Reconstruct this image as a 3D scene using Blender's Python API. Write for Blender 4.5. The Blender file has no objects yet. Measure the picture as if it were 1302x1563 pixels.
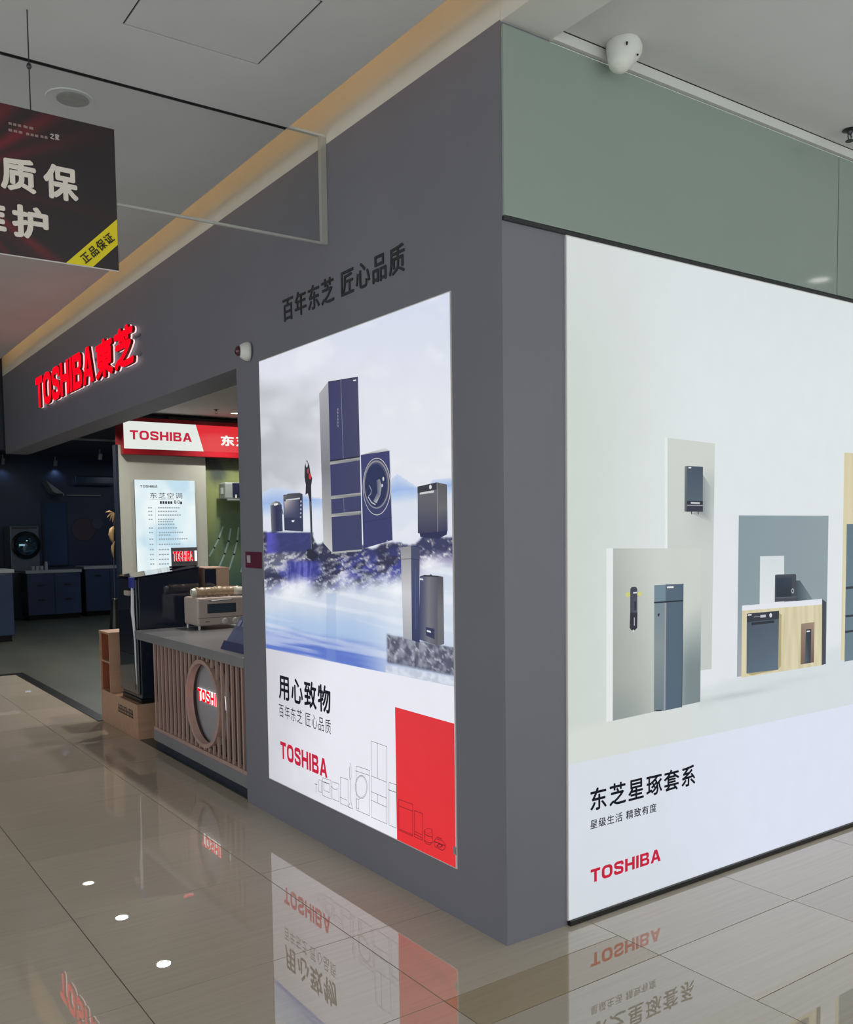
import bpy, bmesh, math, random
from mathutils import Vector, Matrix, noise
random.seed(7)
SC = bpy.context.scene
COL = SC.collection
FULL = 1302.0

# ------------------------------------------------------------------ camera (solved from the photo's vanishing points)
FL, PPY = 1407.7, 902.9
pit, rol, yaw = [math.radians(a) for a in (-3.770, -0.760, 35.129)]
CAM = Vector((-2.094, -2.497, 1.505))
fw = Vector((math.sin(yaw)*math.cos(pit), math.cos(yaw)*math.cos(pit), math.sin(pit)))
r0 = fw.cross(Vector((0, 0, 1))).normalized(); u0 = r0.cross(fw)
rt = r0*math.cos(rol) + u0*math.sin(rol); up = -r0*math.sin(rol) + u0*math.cos(rol)
cd = bpy.data.cameras.new('camera'); co = bpy.data.objects.new('camera', cd); COL.objects.link(co)
cd.sensor_fit = 'HORIZONTAL'; cd.sensor_width = 36; cd.lens = FL/FULL*36
cd.shift_y = (PPY-781.5)/FULL; cd.clip_start = .05; cd.clip_end = 200
co.matrix_world = Matrix(((rt.x, up.x, -fw.x, CAM.x), (rt.y, up.y, -fw.y, CAM.y), (rt.z, up.z, -fw.z, CAM.z), (0, 0, 0, 1)))
SC.camera = co

# ------------------------------------------------------------------ world, exposure
def lin(c):
    def f(v):
        v = v/255.0
        return v/12.92 if v <= .04045 else ((v+.055)/1.055)**2.4
    return (f(c[0]), f(c[1]), f(c[2]))
w = bpy.data.worlds.new('mall_daylight'); SC.world = w; w.use_nodes = True
bg = w.node_tree.nodes['Background']; bg.inputs[0].default_value = (.92, 1.0, .97, 1); bg.inputs[1].default_value = 1.52
SC.view_settings.view_transform = 'Standard'; SC.view_settings.look = 'None'
SC.view_settings.exposure = 0; SC.view_settings.gamma = 1; SC.view_settings.use_curve_mapping = False

# ------------------------------------------------------------------ pixel -> place helpers
def ray(px, py): return rt*((px-651)/FL) - up*((py-PPY)/FL) + fw
def onz(px, py, z=0):
    d = ray(px, py); return CAM + d*((z-CAM.z)/d.z)
class Surf:
    """vertical surface: 'A' faces -x at x=off, 'B' faces -y at y=off; (s, z) runs left to right as seen"""
    def __init__(self, kind, off): self.k, self.o = kind, off
    def px(self, px, py):
        d = ray(px, py)
        if self.k == 'A':
            p = CAM + d*((self.o-CAM.x)/d.x); return (-p.y, p.z)
        p = CAM + d*((self.o-CAM.y)/d.y); return (p.x, p.z)
    def pos(self, s, z, w=0.0):
        return (self.o-w, -s, z) if self.k == 'A' else (s, self.o-w, z)
def project(p):
    v = Vector(p)-CAM; d = v.dot(fw)
    return 651+FL*v.dot(rt)/d, PPY-FL*v.dot(up)/d

# ------------------------------------------------------------------ materials
MATS = {}
def mat(name, rgb, rough=.6, var=.06, scale=6.0, stretch=(1, 1, 1), metal=0.0, ior=1.45, coat=0.0, bump=0.0, emit=None, estr=0.0, spec=.5):
    m = bpy.data.materials.new(name); m.use_nodes = True
    n = m.node_tree.nodes; l = m.node_tree.links; b = n['Principled BSDF']
    tc = n.new('ShaderNodeTexCoord'); mp = n.new('ShaderNodeMapping'); mp.inputs['Scale'].default_value = stretch
    nz = n.new('ShaderNodeTexNoise'); nz.inputs['Scale'].default_value = scale; nz.inputs['Detail'].default_value = 5
    l.new(tc.outputs['Object'], mp.inputs[0]); l.new(mp.outputs[0], nz.inputs['Vector'])
    mr = n.new('ShaderNodeMapRange'); mr.inputs['From Min'].default_value = .3; mr.inputs['From Max'].default_value = .7
    mr.inputs['To Min'].default_value = 1-var; mr.inputs['To Max'].default_value = 1+var
    l.new(nz.outputs['Fac'], mr.inputs['Value'])
    mx = n.new('ShaderNodeVectorMath'); mx.operation = 'SCALE'; mx.inputs[0].default_value = lin(rgb)
    l.new(mr.outputs[0], mx.inputs['Scale']); l.new(mx.outputs[0], b.inputs['Base Color'])
    b.inputs['Roughness'].default_value = rough; b.inputs['Metallic'].default_value = metal
    b.inputs['IOR'].default_value = ior; b.inputs['Coat Weight'].default_value = coat; b.inputs['Coat Roughness'].default_value = .04
    b.inputs['Specular IOR Level'].default_value = spec
    if bump:
        bp = n.new('ShaderNodeBump'); bp.inputs['Strength'].default_value = bump; bp.inputs['Distance'].default_value = .01
        l.new(nz.outputs['Fac'], bp.inputs['Height']); l.new(bp.outputs[0], b.inputs['Normal'])
    if emit:
        b.inputs['Emission Color'].default_value = (*lin(emit), 1); b.inputs['Emission Strength'].default_value = estr
    MATS[name] = m
    return m
def glow(name, rgb, s):
    m = bpy.data.materials.new(name); m.use_nodes = True; n = m.node_tree.nodes; n.clear()
    e = n.new('ShaderNodeEmission'); e.inputs[0].default_value = (*lin(rgb), 1); e.inputs[1].default_value = s
    o = n.new('ShaderNodeOutputMaterial'); m.node_tree.links.new(e.outputs[0], o.inputs[0]); MATS[name] = m
    return m
def printed(name, backlit, strength=1.0, grain=.025):
    """print whose colours come from the mesh's colour attribute: backlit film glows, paper only reflects"""
    m = bpy.data.materials.new(name); m.use_nodes = True; n = m.node_tree.nodes; l = m.node_tree.links; b = n['Principled BSDF']
    a = n.new('ShaderNodeAttribute'); a.attribute_name = 'Col'
    tc = n.new('ShaderNodeTexCoord'); nz = n.new('ShaderNodeTexNoise'); nz.inputs['Scale'].default_value = 9; nz.inputs['Detail'].default_value = 3
    l.new(tc.outputs['Object'], nz.inputs['Vector'])
    mr = n.new('ShaderNodeMapRange'); mr.inputs['To Min'].default_value = 1-grain; mr.inputs['To Max'].default_value = 1+grain
    l.new(nz.outputs['Fac'], mr.inputs['Value'])
    mx = n.new('ShaderNodeVectorMath'); mx.operation = 'SCALE'
    l.new(a.outputs['Color'], mx.inputs[0]); l.new(mr.outputs[0], mx.inputs['Scale'])
    b.inputs['Roughness'].default_value = .45
    if backlit:
        b.inputs['Base Color'].default_value = (.02, .02, .02, 1); b.inputs['Specular IOR Level'].default_value = .15
        l.new(mx.outputs[0], b.inputs['Emission Color']); b.inputs['Emission Strength'].default_value = strength
    else:
        l.new(mx.outputs[0], b.inputs['Base Color'])
    MATS[name] = m
    return m

mat('grey_paint', (119, 118, 130), .55, .03, 3)
mat('white_paint', (214, 214, 212), .8, .03, 2)
mat('ceiling_paint', (206, 206, 208), .85, .035, 2.2)
mat('dark_gap', (30, 30, 32), .8, .05)
mat('tile_base', (60, 54, 46), .8, .1)
mat('store_floor', (72, 75, 67), .38, .22, 1.6, (1, .35, 1))
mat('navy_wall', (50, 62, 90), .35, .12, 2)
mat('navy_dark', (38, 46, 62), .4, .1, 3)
mat('black_trim', (24, 24, 26), .3, .1)
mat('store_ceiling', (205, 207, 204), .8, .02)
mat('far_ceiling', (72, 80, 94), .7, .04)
mat('white_plastic', (222, 222, 218), .4, .03)
mat('grey_grille', (150, 152, 150), .6, .1, 60)
mat('chrome', (200, 200, 200), .18, .03, metal=1.0)
mat('dark_metal', (70, 70, 74), .35, .06, metal=.8)
mat('pale_metal', (190, 190, 186), .35, .04, metal=.3)
mat('charcoal_vinyl', (44, 44, 50), .6, .04)
mat('counter_grey', (130, 130, 134), .3, .04, 4)
mat('slat_wood', (176, 146, 138), .5, .08, 4, (8, 8, 1))
mat('wood_light', (180, 142, 120), .5, .08, 5, (1, 6, 6))
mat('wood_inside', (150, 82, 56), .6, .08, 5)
mat('dark_back', (70, 56, 58), .7, .1)
mat('black_gloss', (30, 36, 52), .06, .08, 3, coat=.6)
mat('black_body', (32, 36, 48), .25, .08, 3)
mat('smoke_glass', (46, 52, 60), .05, .05, coat=.5)
mat('toaster_cream', (190, 172, 166), .35, .03)
mat('oven_glass', (60, 74, 88), .08, .08, coat=.5)
mat('brown_box', (168, 140, 122), .55, .06)
mat('film_wrap', (176, 152, 126), .25, .12, 14, bump=.5, coat=.4)
mat('clear_film', (206, 200, 188), .3, .08, 10, bump=.5)
mat('white_cord', (214, 214, 222), .4, .03)
mat('blue_tag', (60, 66, 150), .4, .05)
mat('leaflet_blue', (104, 110, 142), .35, .12, 7)
mat('red_box', (170, 26, 40), .35, .04)
mat('partition', (190, 190, 180), .6, .02)
mat('maroon', (96, 40, 62), .35, .1, 20)
mat('pale_sticker', (170, 165, 172), .5, .12, 60)
mat('lens_red', (70, 24, 34), .1, .1, coat=.6)
mat('sign_edge', (210, 205, 205), .5, .02)
mat('sign_grey', (92, 86, 94), .5, .04)
mat('disc_grey', (158, 154, 162), .4, .03)
mat('dial_white', (205, 200, 195), .3, .03)
mat('dried_leaf', (170, 140, 100), .6, .15, 10)
mat('far_white', (150, 156, 160), .4, .05)
mat('far_blue', (58, 78, 112), .2, .08, 3)
mat('disc_red', (72, 60, 72), .5, .05)
mat('disc_blue', (66, 76, 100), .5, .05)
mat('washer_body', (92, 102, 112), .3, .08)
mat('washer_glass', (120, 150, 172), .03, .05, metal=.9)
mat('ac_white', (150, 160, 158), .3, .03)
mat('ac_dark', (40, 46, 72), .12, .05, coat=.5)
mat('red_return', (225, 225, 225), .4, .02, emit=(255, 235, 235), estr=.75)
glow('red_face', (252, 8, 30), 1.25)
glow('white_edge_glow', (255, 255, 255), 1.2)
glow('lamp_disc', (255, 252, 244), 6.0)
glow('lamp_dim', (255, 240, 205), 1.1)
glow('cove_led', (255, 204, 138), 7.5)
printed('film_backlit', True, .95)
printed('film_store', True, 1.0, .02)
printed('paper_print', False, grain=.06)

# back-painted greenish glass above the right light box
def glass_panel_mat():
    m = mat('painted_glass', (146, 159, 152), .07, .03, 1.2, ior=1.5, coat=.0); return m
glass_panel_mat()
# clear hanging glass: thin pane, mostly transparent with a mirror sheen
m = bpy.data.materials.new('clear_glass'); m.use_nodes = True; n = m.node_tree.nodes; n.clear()
tr = n.new('ShaderNodeBsdfTransparent'); tr.inputs[0].default_value = (.965, .975, .97, 1)
gl = n.new('ShaderNodeBsdfGlossy'); gl.inputs['Roughness'].default_value = .03
lw0 = n.new('ShaderNodeLayerWeight'); lw0.inputs[0].default_value = .5
pw_ = n.new('ShaderNodeMath'); pw_.operation = 'POWER'; pw_.inputs[1].default_value = 4.0
lw = n.new('ShaderNodeMath'); lw.operation = 'MULTIPLY_ADD'; lw.inputs[1].default_value = .55; lw.inputs[2].default_value = .035
m.node_tree.links.new(lw0.outputs['Facing'], pw_.inputs[0]); m.node_tree.links.new(pw_.outputs[0], lw.inputs[0])
mx = n.new('ShaderNodeMixShader'); out = n.new('ShaderNodeOutputMaterial')
L = m.node_tree.links; L.new(lw.outputs[0], mx.inputs[0]); L.new(tr.outputs[0], mx.inputs[1]); L.new(gl.outputs[0], mx.inputs[2]); L.new(mx.outputs[0], out.inputs[0])
MATS['clear_glass'] = m
# polished porcelain tile with fine streaks across the corridor
def tile_mat(name, rgb):
    m = bpy.data.materials.new(name); m.use_nodes = True; n = m.node_tree.nodes; l = m.node_tree.links; b = n['Principled BSDF']
    g = n.new('ShaderNodeNewGeometry'); mp = n.new('ShaderNodeMapping'); mp.inputs['Scale'].default_value = (.8, 26, 1)
    mp.inputs['Rotation'].default_value = (0, 0, .06)
    nz = n.new('ShaderNodeTexNoise'); nz.inputs['Scale'].default_value = 2.2; nz.inputs['Detail'].default_value = 6; nz.inputs['Roughness'].default_value = .6
    l.new(g.outputs['Position'], mp.inputs[0]); l.new(mp.outputs[0], nz.inputs['Vector'])
    oi = n.new('ShaderNodeObjectInfo')
    mr = n.new('ShaderNodeMapRange'); mr.inputs['From Min'].default_value = .25; mr.inputs['From Max'].default_value = .75
    mr.inputs['To Min'].default_value = .93; mr.inputs['To Max'].default_value = 1.07
    l.new(nz.outputs['Fac'], mr.inputs['Value'])
    m2 = n.new('ShaderNodeMapRange'); m2.inputs['To Min'].default_value = .93; m2.inputs['To Max'].default_value = 1.06; l.new(oi.outputs['Random'], m2.inputs['Value'])
    mu = n.new('ShaderNodeMath'); mu.operation = 'MULTIPLY'; l.new(mr.outputs[0], mu.inputs[0]); l.new(m2.outputs[0], mu.inputs[1])
    sc = n.new('ShaderNodeVectorMath'); sc.operation = 'SCALE'; sc.inputs[0].default_value = lin(rgb); l.new(mu.outputs[0], sc.inputs['Scale'])
    l.new(sc.outputs[0], b.inputs['Base Color'])
    b.inputs['Roughness'].default_value = .008; b.inputs['IOR'].default_value = 2.25
    MATS[name] = m
tile_mat('tile', (190, 178, 162)); tile_mat('tile_dark', (174, 156, 128))

# ------------------------------------------------------------------ mesh building
ORG = {}
def thing(name, label, cat, loc, group=None):
    o = bpy.data.objects.new(name, None); COL.objects.link(o); o.location = loc; o.empty_display_size = .05
    o['label'] = label; o['category'] = cat
    if group: o['group'] = group
    ORG[o.name] = Vector(loc)
    return o
def tag(o, label, cat, group=None):
    o['label'] = label; o['category'] = cat
    if group: o['group'] = group
    return o
def struct(o):
    o['kind'] = 'structure'; return o
class MB:
    def __init__(self): self.v = []; self.f = []; self.m = []; self.c = []
    def add(self, vs, fs, mi=0, col=None):
        b = len(self.v); self.v += [tuple(p) for p in vs]
        for f in fs: self.f.append([b+i for i in f]); self.m.append(mi)
        if col is not None: self.c += col
        return self
    def box(self, x0, x1, y0, y1, z0, z1, mi=0):
        x0, x1 = sorted((x0, x1)); y0, y1 = sorted((y0, y1)); z0, z1 = sorted((z0, z1))
        v = [(x0, y0, z0), (x1, y0, z0), (x1, y1, z0), (x0, y1, z0), (x0, y0, z1), (x1, y0, z1), (x1, y1, z1), (x0, y1, z1)]
        return self.add(v, [(3, 2, 1, 0), (4, 5, 6, 7), (0, 1, 5, 4), (1, 2, 6, 5), (2, 3, 7, 6), (3, 0, 4, 7)], mi)
    def prism(self, pts, a, b, axis='y', mi=0):
        """polygon pts extruded along axis between a and b; pts are the two other coordinates"""
        def P(p, t):
            if axis == 'x': return (t, p[0], p[1])
            if axis == 'y': return (p[0], t, p[1])
            return (p[0], p[1], t)
        k = len(pts); v = [P(p, a) for p in pts]+[P(p, b) for p in pts]
        f = [list(range(k))[::-1], list(range(k, 2*k))]+[(i, (i+1) % k, k+(i+1) % k, k+i) for i in range(k)]
        return self.add(v, f, mi)
    def lathe(self, prof, c, axis=(0, 0, 1), n=24, mi=0):
        """prof: (radius, height) pairs along axis from point c"""
        ax = Vector(axis).normalized(); t = Vector((1, 0, 0)) if abs(ax.x) < .9 else Vector((0, 1, 0))
        e1 = ax.cross(t).normalized(); e2 = ax.cross(e1); c = Vector(c)
        vs = []
        for r, h in prof:
            for i in range(n):
                a = 2*math.pi*i/n; vs.append(c+ax*h+(e1*math.cos(a)+e2*math.sin(a))*max(r, 1e-5))
        fs = []
        for j in range(len(prof)-1):
            for i in range(n): fs.append((j*n+i, j*n+(i+1) % n, (j+1)*n+(i+1) % n, (j+1)*n+i))
        fs.append(tuple(range(n))[::-1]); fs.append(tuple((len(prof)-1)*n+i for i in range(n)))
        return self.add(vs, fs, mi)
    def tube(self, pts, r, n=8, mi=0):
        pts = [Vector(p) for p in pts]; vs = []; fs = []
        for i, p in enumerate(pts):
            d = (pts[min(i+1, len(pts)-1)]-pts[max(i-1, 0)]).normalized()
            t = Vector((0, 0, 1)) if abs(d.z) < .9 else Vector((1, 0, 0))
            e1 = d.cross(t).normalized(); e2 = d.cross(e1)
            rr = r[i] if isinstance(r, (list, tuple)) else r
            for k in range(n):
                a = 2*math.pi*k/n; vs.append(p+(e1*math.cos(a)+e2*math.sin(a))*rr)
        for j in range(len(pts)-1):
            for k in range(n): fs.append((j*n+k, j*n+(k+1) % n, (j+1)*n+(k+1) % n, (j+1)*n+k))
        fs.append(tuple(range(n))[::-1]); fs.append(tuple((len(pts)-1)*n+k for k in range(n)))
        return self.add(vs, fs, mi)
    def build(self, name, mats, parent=None, bevel=0, seg=2, smooth=False, recenter=True):
        me = bpy.data.meshes.new(name); o = bpy.data.objects.new(name, me); COL.objects.link(o)
        if parent is not None:
            off = ORG[parent.name]; o.parent = parent; ORG[o.name] = off
        else:
            xs, ys, zs = zip(*self.v)
            off = Vector(((min(xs)+max(xs))/2, (min(ys)+max(ys))/2, min(zs))); o.location = off; ORG[o.name] = off
        me.from_pydata([(x-off.x, y-off.y, z-off.z) for x, y, z in self.v], [], self.f)
        for s in ([mats] if isinstance(mats, str) else mats): me.materials.append(MATS[s])
        for p, i in zip(me.polygons, self.m): p.material_index = i
        if self.c:
            at = me.color_attributes.new('Col', 'FLOAT_COLOR', 'POINT')
            at.data.foreach_set('color', [q for c in self.c for q in (*c, 1.0)])
        bm = bmesh.new(); bm.from_mesh(me)
        if not self.c: bmesh.ops.recalc_face_normals(bm, faces=bm.faces)
        bm.to_mesh(me); bm.free()
        if smooth:
            for p in me.polygons: p.use_smooth = True
        if bevel:
            bv = o.modifiers.new('bevel', 'BEVEL'); bv.width = bevel; bv.segments = seg; bv.limit_method = 'ANGLE'
        return o
def B(name, m, x0, x1, y0, y1, z0, z1, parent=None, bevel=0):
    return MB().box(x0, x1, y0, y1, z0, z1).build(name, m, parent, bevel)

# ---- flat print on a surface: polygons in photo pixels or plane coordinates, coloured per vertex
class Print:
    def __init__(self, surf): self.s = surf; self.mb = MB(); self.n = 0
    def poly(self, pts, col, px=True, lay=None):
        q = [self.s.px(*p) if px else p for p in pts]
        self.n += 1; wv = .0004*(self.n if lay is None else lay)
        cols = col if isinstance(col[0], (tuple, list)) else [col]*len(q)
        self.mb.add([self.s.pos(a, b, wv) for a, b in q], [list(range(len(q)))], 0, [lin(c) for c in cols]); return self
    def quad(self, pts, fn, nu=10, nv=10, px=True, lay=None):
        """bilinear patch tl, tr, br, bl with colour fn(u, v)"""
        q = [self.s.px(*p) if px else p for p in pts]
        self.n += 1; wv = .0004*(self.n if lay is None else lay); vs = []; cs = []
        for j in range(nv+1):
            for i in range(nu+1):
                u, v = i/nu, j/nv
                a = [q[0][k]*(1-u)*(1-v)+q[1][k]*u*(1-v)+q[2][k]*u*v+q[3][k]*(1-u)*v for k in (0, 1)]
                vs.append(self.s.pos(a[0], a[1], wv)); cs.append(lin(fn(u, v)))
        fs = [(j*(nu+1)+i, j*(nu+1)+i+1, (j+1)*(nu+1)+i+1, (j+1)*(nu+1)+i) for j in range(nv) for i in range(nu)]
        self.mb.add(vs, fs, 0, cs); return self
    def line(self, pts, wd, col, px=True, lay=None):
        q = [self.s.px(*p) if px else p for p in pts]
        self.n += 1; wv = .0004*(self.n if lay is None else lay)
        for (a, b) in zip(q[:-1], q[1:]):
            dx, dz = b[0]-a[0], b[1]-a[1]; L_ = math.hypot(dx, dz) or 1; nx, nz = -dz/L_*wd/2, dx/L_*wd/2
            ex, ez = dx/L_*wd/2, dz/L_*wd/2
            r = [(a[0]+nx-ex, a[1]+nz-ez), (b[0]+nx+ex, b[1]+nz+ez), (b[0]-nx+ex, b[1]-nz+ez), (a[0]-nx-ex, a[1]-nz-ez)]
            self.mb.add([self.s.pos(p[0], p[1], wv) for p in r], [(0, 1, 2, 3)], 0, [lin(col)]*4)
        return self
    def ell(self, c, rx, ry, col, px=True, n=36, hole=0.0, lay=None):
        """ellipse centred at pixel c with pixel radii"""
        def P(k, f):
            a = 2*math.pi*k/n; return (c[0]+rx*f*math.cos(a), c[1]+ry*f*math.sin(a))
        if hole:
            self.n += 1; wv = .0004*(self.n if lay is None else lay)
            q = [self.s.px(*P(k, 1)) if px else P(k, 1) for k in range(n)]+[self.s.px(*P(k, hole)) if px else P(k, hole) for k in range(n)]
            self.mb.add([self.s.pos(a, b, wv) for a, b in q], [(k, (k+1) % n, n+(k+1) % n, n+k) for k in range(n)], 0, [lin(col)]*(2*n)); return self
        return self.poly([P(k, 1) for k in range(n)], col, px, lay)
    def build(self, name, m, parent=None): return self.mb.build(name, m, parent)

# ------------------------------------------------------------------ lettering
def curve_mesh(cu):
    o = bpy.data.objects.new('tmp', cu); COL.objects.link(o)
    dg = bpy.context.evaluated_depsgraph_get(); me = bpy.data.meshes.new_from_object(o.evaluated_get(dg))
    bpy.data.objects.remove(o); bpy.data.curves.remove(cu)
    vs = [tuple(v.co) for v in me.vertices]; fs = [tuple(p.vertices) for p in me.polygons]; ns = [tuple(p.normal) for p in me.polygons]
    bpy.data.meshes.remove(me); return vs, fs, ns
def glyph(ch, depth=0.0, bold=0.0):
    """one character: list of (verts, faces, normals) pieces, thickened by laying shifted copies over each other"""
    cu = bpy.data.curves.new('g', 'FONT'); cu.body = ch; cu.resolution_u = 3; cu.extrude = depth/2
    vs, fs, ns = curve_mesh(cu)
    if not bold: return vs, fs, ns
    V, F, N = [], [], []
    for i, (dx, dy) in enumerate([(0, 0)]+[(math.cos(a*math.pi/4), math.sin(a*math.pi/4)) for a in range(8)]):
        b = len(V); V += [(x+dx*bold, y+dy*bold, z+i*.0006) for x, y, z in vs]; F += [tuple(b+k for k in f) for f in fs]; N += ns
    return V, F, N
def rrect(x0, y0, x1, y1, r, k=5):
    p = []
    for cx, cy, a0 in ((x1-r, y1-r, 0), (x0+r, y1-r, 90), (x0+r, y0+r, 180), (x1-r, y0+r, 270)):
        for i in range(k+1):
            a = math.radians(a0+90*i/k); p.append((cx+r*math.cos(a), cy+r*math.sin(a)))
    return p
def stroke(pts, wd):
    L_, R_ = [], []
    for i, p in enumerate(pts):
        a = pts[max(i-1, 0)]; b = pts[min(i+1, len(pts)-1)]
        d1 = Vector((p[0]-a[0], p[1]-a[1])); d2 = Vector((b[0]-p[0], b[1]-p[1]))
        if d1.length < 1e-6: d1 = d2
        if d2.length < 1e-6: d2 = d1
        d1.normalize(); d2.normalize(); t = (d1+d2).normalized(); n_ = Vector((-t.y, t.x)); k = wd/2/max(.5, t.dot(d1))
        L_.append((p[0]+n_.x*k, p[1]+n_.y*k)); R_.append((p[0]-n_.x*k, p[1]-n_.y*k))
    return L_+R_[::-1]
LOGO = {
 'T': (.86, [[(0, 1), (0, .78), (.31, .78), (.31, 0), (.55, 0), (.55, .78), (.86, .78), (.86, 1)]]),
 'O': (.98, [rrect(0, 0, .98, 1, .36), rrect(.25, .22, .73, .78, .16)]),
 'S': (.90, [stroke([(.79, .66), (.79, .76), (.76, .84), (.68, .885), (.5, .89), (.3, .89), (.19, .86), (.13, .8), (.13, .66), (.18, .59), (.28, .555), (.66, .46), (.74, .41), (.77, .34), (.77, .2), (.72, .13), (.62, .11), (.3, .11), (.18, .13), (.12, .2), (.12, .34)], .225)]),
 'H': (.92, [[(0, 0), (0, 1), (.25, 1), (.25, .62), (.67, .62), (.67, 1), (.92, 1), (.92, 0), (.67, 0), (.67, .4), (.25, .4), (.25, 0)]]),
 'I': (.25, [[(0, 0), (0, 1), (.25, 1), (.25, 0)]]),
 'B': (.90, [[(0, 0), (0, 1), (.68, 1), (.78, .97), (.85, .88), (.85, .66), (.79, .56), (.72, .52), (.82, .48), (.90, .38), (.90, .14), (.83, .04), (.72, 0)],
             [(.25, .6), (.25, .79), (.56, .79), (.61, .76), (.61, .63), (.56, .6)], [(.25, .2), (.25, .41), (.6, .41), (.65, .37), (.65, .24), (.6, .2)]]),
 'A': (1.0, [[(0, 0), (.36, 1), (.64, 1), (1, 0), (.74, 0), (.67, .2), (.33, .2), (.26, 0)], [(.4, .4), (.6, .4), (.5, .71)]]),
}
def logo_glyph(ch, depth=0.0):
    cu = bpy.data.curves.new('g', 'CURVE'); cu.dimensions = '2D'; cu.fill_mode = 'BOTH'; cu.extrude = depth/2
    for poly in LOGO[ch][1]:
        sp = cu.splines.new('POLY'); sp.points.add(len(poly)-1); sp.use_cyclic_u = True
        for p, q in zip(sp.points, poly): p.co = (q[0], q[1], 0, 1)
    return curve_mesh(cu)
def lettering(text, surf, bl, tr, m, parent, px=True, bold=0.0, depth=0.0, lift=.003, logo=False, part='character', gap=.13, rot=0.0, origin=None, space=.36):
    """text fitted into the box bl..tr (photo pixels or plane coordinates), one part per character"""
    a = surf.px(*bl) if px else bl; b = surf.px(*tr) if px else tr
    items = []; x = 0
    for ch in text:
        if ch == ' ': x += space; continue
        if logo:
            g = logo_glyph(ch, 1.0 if depth else 0); items.append((x, g)); x += LOGO[ch][0]+gap
        else:
            g = glyph(ch, 1.0 if depth else 0, bold)
            items.append((x, g)); x += 1.08 if ord(ch) > 255 else .62
    X = [v[0]+ox for ox, g in items for v in g[0]]; Y = [v[1] for ox, g in items for v in g[0]]
    x0, x1, y0, y1 = min(X), max(X), min(Y), max(Y); sx = (b[0]-a[0])/(x1-x0); sy = (b[1]-a[1])/(y1-y0)
    res = []
    for ox, (vs, fs, ns) in items:
        mb = MB(); V = []
        for v in vs:
            s = a[0]+(v[0]+ox-x0)*sx; z = a[1]+(v[1]-y0)*sy
            if rot and origin:
                ds, dz = s-origin[0], z-origin[1]; s = origin[0]+ds*math.cos(rot)-dz*math.sin(rot); z = origin[1]+ds*math.sin(rot)+dz*math.cos(rot)
            wv = lift+((v[2]+.5)*depth if depth else v[2]*.3)
            V.append(surf.pos(s, z, wv))
        mb.add(V, fs)
        if depth and isinstance(m, (list, tuple)):
            mb.m = [0 if abs(nn[2]) > .5 else 1 for nn in ns]
        res.append(mb.build(part, m, parent))
    return res
def fbm(x, y, o=4, s=0.0): return noise.fractal(Vector((x, y, 3.7+s)), 1.0, 2.0, o)
def mixc(a, b, t):
    t = max(0, min(1, t)); return tuple(a[i]+(b[i]-a[i])*t for i in range(3))
def ss(a, b, x):
    t = max(0, min(1, (x-a)/((b-a) or 1e-6))); return t*t*(3-2*t)

# ================================================================== THE SHELL
ZC = 3.26
# floor: grout bed with separate tiles
fl = struct(MB().box(-7.3, 5.6, -5.3, 8.27, -.06, -.012).build('floor', 'tile_base'))
tile_cache = {}
def tile(x0, x1, y0, y1, m='tile'):
    g = .0019; k = (round(x1-x0, 3), round(y1-y0, 3), m)
    if k not in tile_cache:
        hx, hy = (x1-x0)/2-g, (y1-y0)/2-g
        me = bpy.data.meshes.new('tile')
        b = MB().box(-hx, hx, -hy, hy, -.012, 0)
        me.from_pydata(b.v, [], b.f); me.materials.append(MATS[m]); tile_cache[k] = me
    o = bpy.data.objects.new('tile', tile_cache[k]); COL.objects.link(o); o.parent = fl
    o.location = Vector(((x0+x1)/2, (y0+y1)/2, 0))-ORG[fl.name]
XL = [.385+.7985*i for i in range(-9, 7)]
rowsL = [-5.2]+[-1.172-.8*i for i in range(4, 0, -1)]+[-1.172, -.373, -.177, .406]+[.406+.791*i for i in range(1, 10)]+[8.27]
rowsR = [-5.2]+[-1.172-.8*i for i in range(4, 0, -1)]+[-1.172, -.768, -.373, 0.02]
for i in range(len(XL)-1):
    x0, x1 = XL[i], XL[i+1]
    left = x1 < .5
    rows = rowsL if left else rowsR
    for y0, y1 in zip(rows[:-1], rows[1:]):
        if y1-y0 < .05: continue
        if left and x0 > -.5 and y0 > .1: tile(x0, .02, y0, y1)      # cut at the shop front
        elif left: tile(x0, x1, y0, y1, 'tile_dark' if y0 == -.373 and x0 > -.5 else 'tile')
        else: tile(x0, x1, y0, y1)
struct(B('floor_store', 'store_floor', .02, 6.0, .2, 8.27, -.06, .002))
struct(B('floor_store', 'store_floor', -6.5, 6.0, 8.27, 16.2, -.06, .002))
tr1 = struct(MB().box(-.03, .06, 5.08, 8.32, -.004, .006).build('trim_1', 'black_trim'))
struct(MB().box(-6.5, -.03, 8.23, 8.32, -.004, .006).build('trim_2', 'black_trim'))

# left facade with its fascia over the shop opening, and the wall behind the right light box
wl = MB().box(0, .23, 0, 2.25, 0, 2.40).box(0, .23, 0, 8.4, 2.40, 3.232)
struct(wl.build('wall_left', 'grey_paint'))
struct(MB().box(.23, 5.6, .0, .2, 0, 2.57).box(.23, 5.6, .04, .2, 2.57, 3.232).build('wall_right', 'grey_paint'))
struct(MB().box(0, .225, 0.001, 8.4, 3.232, 3.70).build('wall_cove', 'white_paint'))
struct(MB().box(0, .225, -5.2, 0, 3.226, 3.70).build('beam', 'white_paint'))
# unseen walls added to block daylight from the left and the east
struct(B('wall_light_block_left', 'white_paint', -7.3, -7.1, 5.6, 8.4, 0, 3.26))
struct(B('wall_light_block_east', 'white_paint', 5.6, 5.75, -5.2, .2, 0, 3.4))
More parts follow.
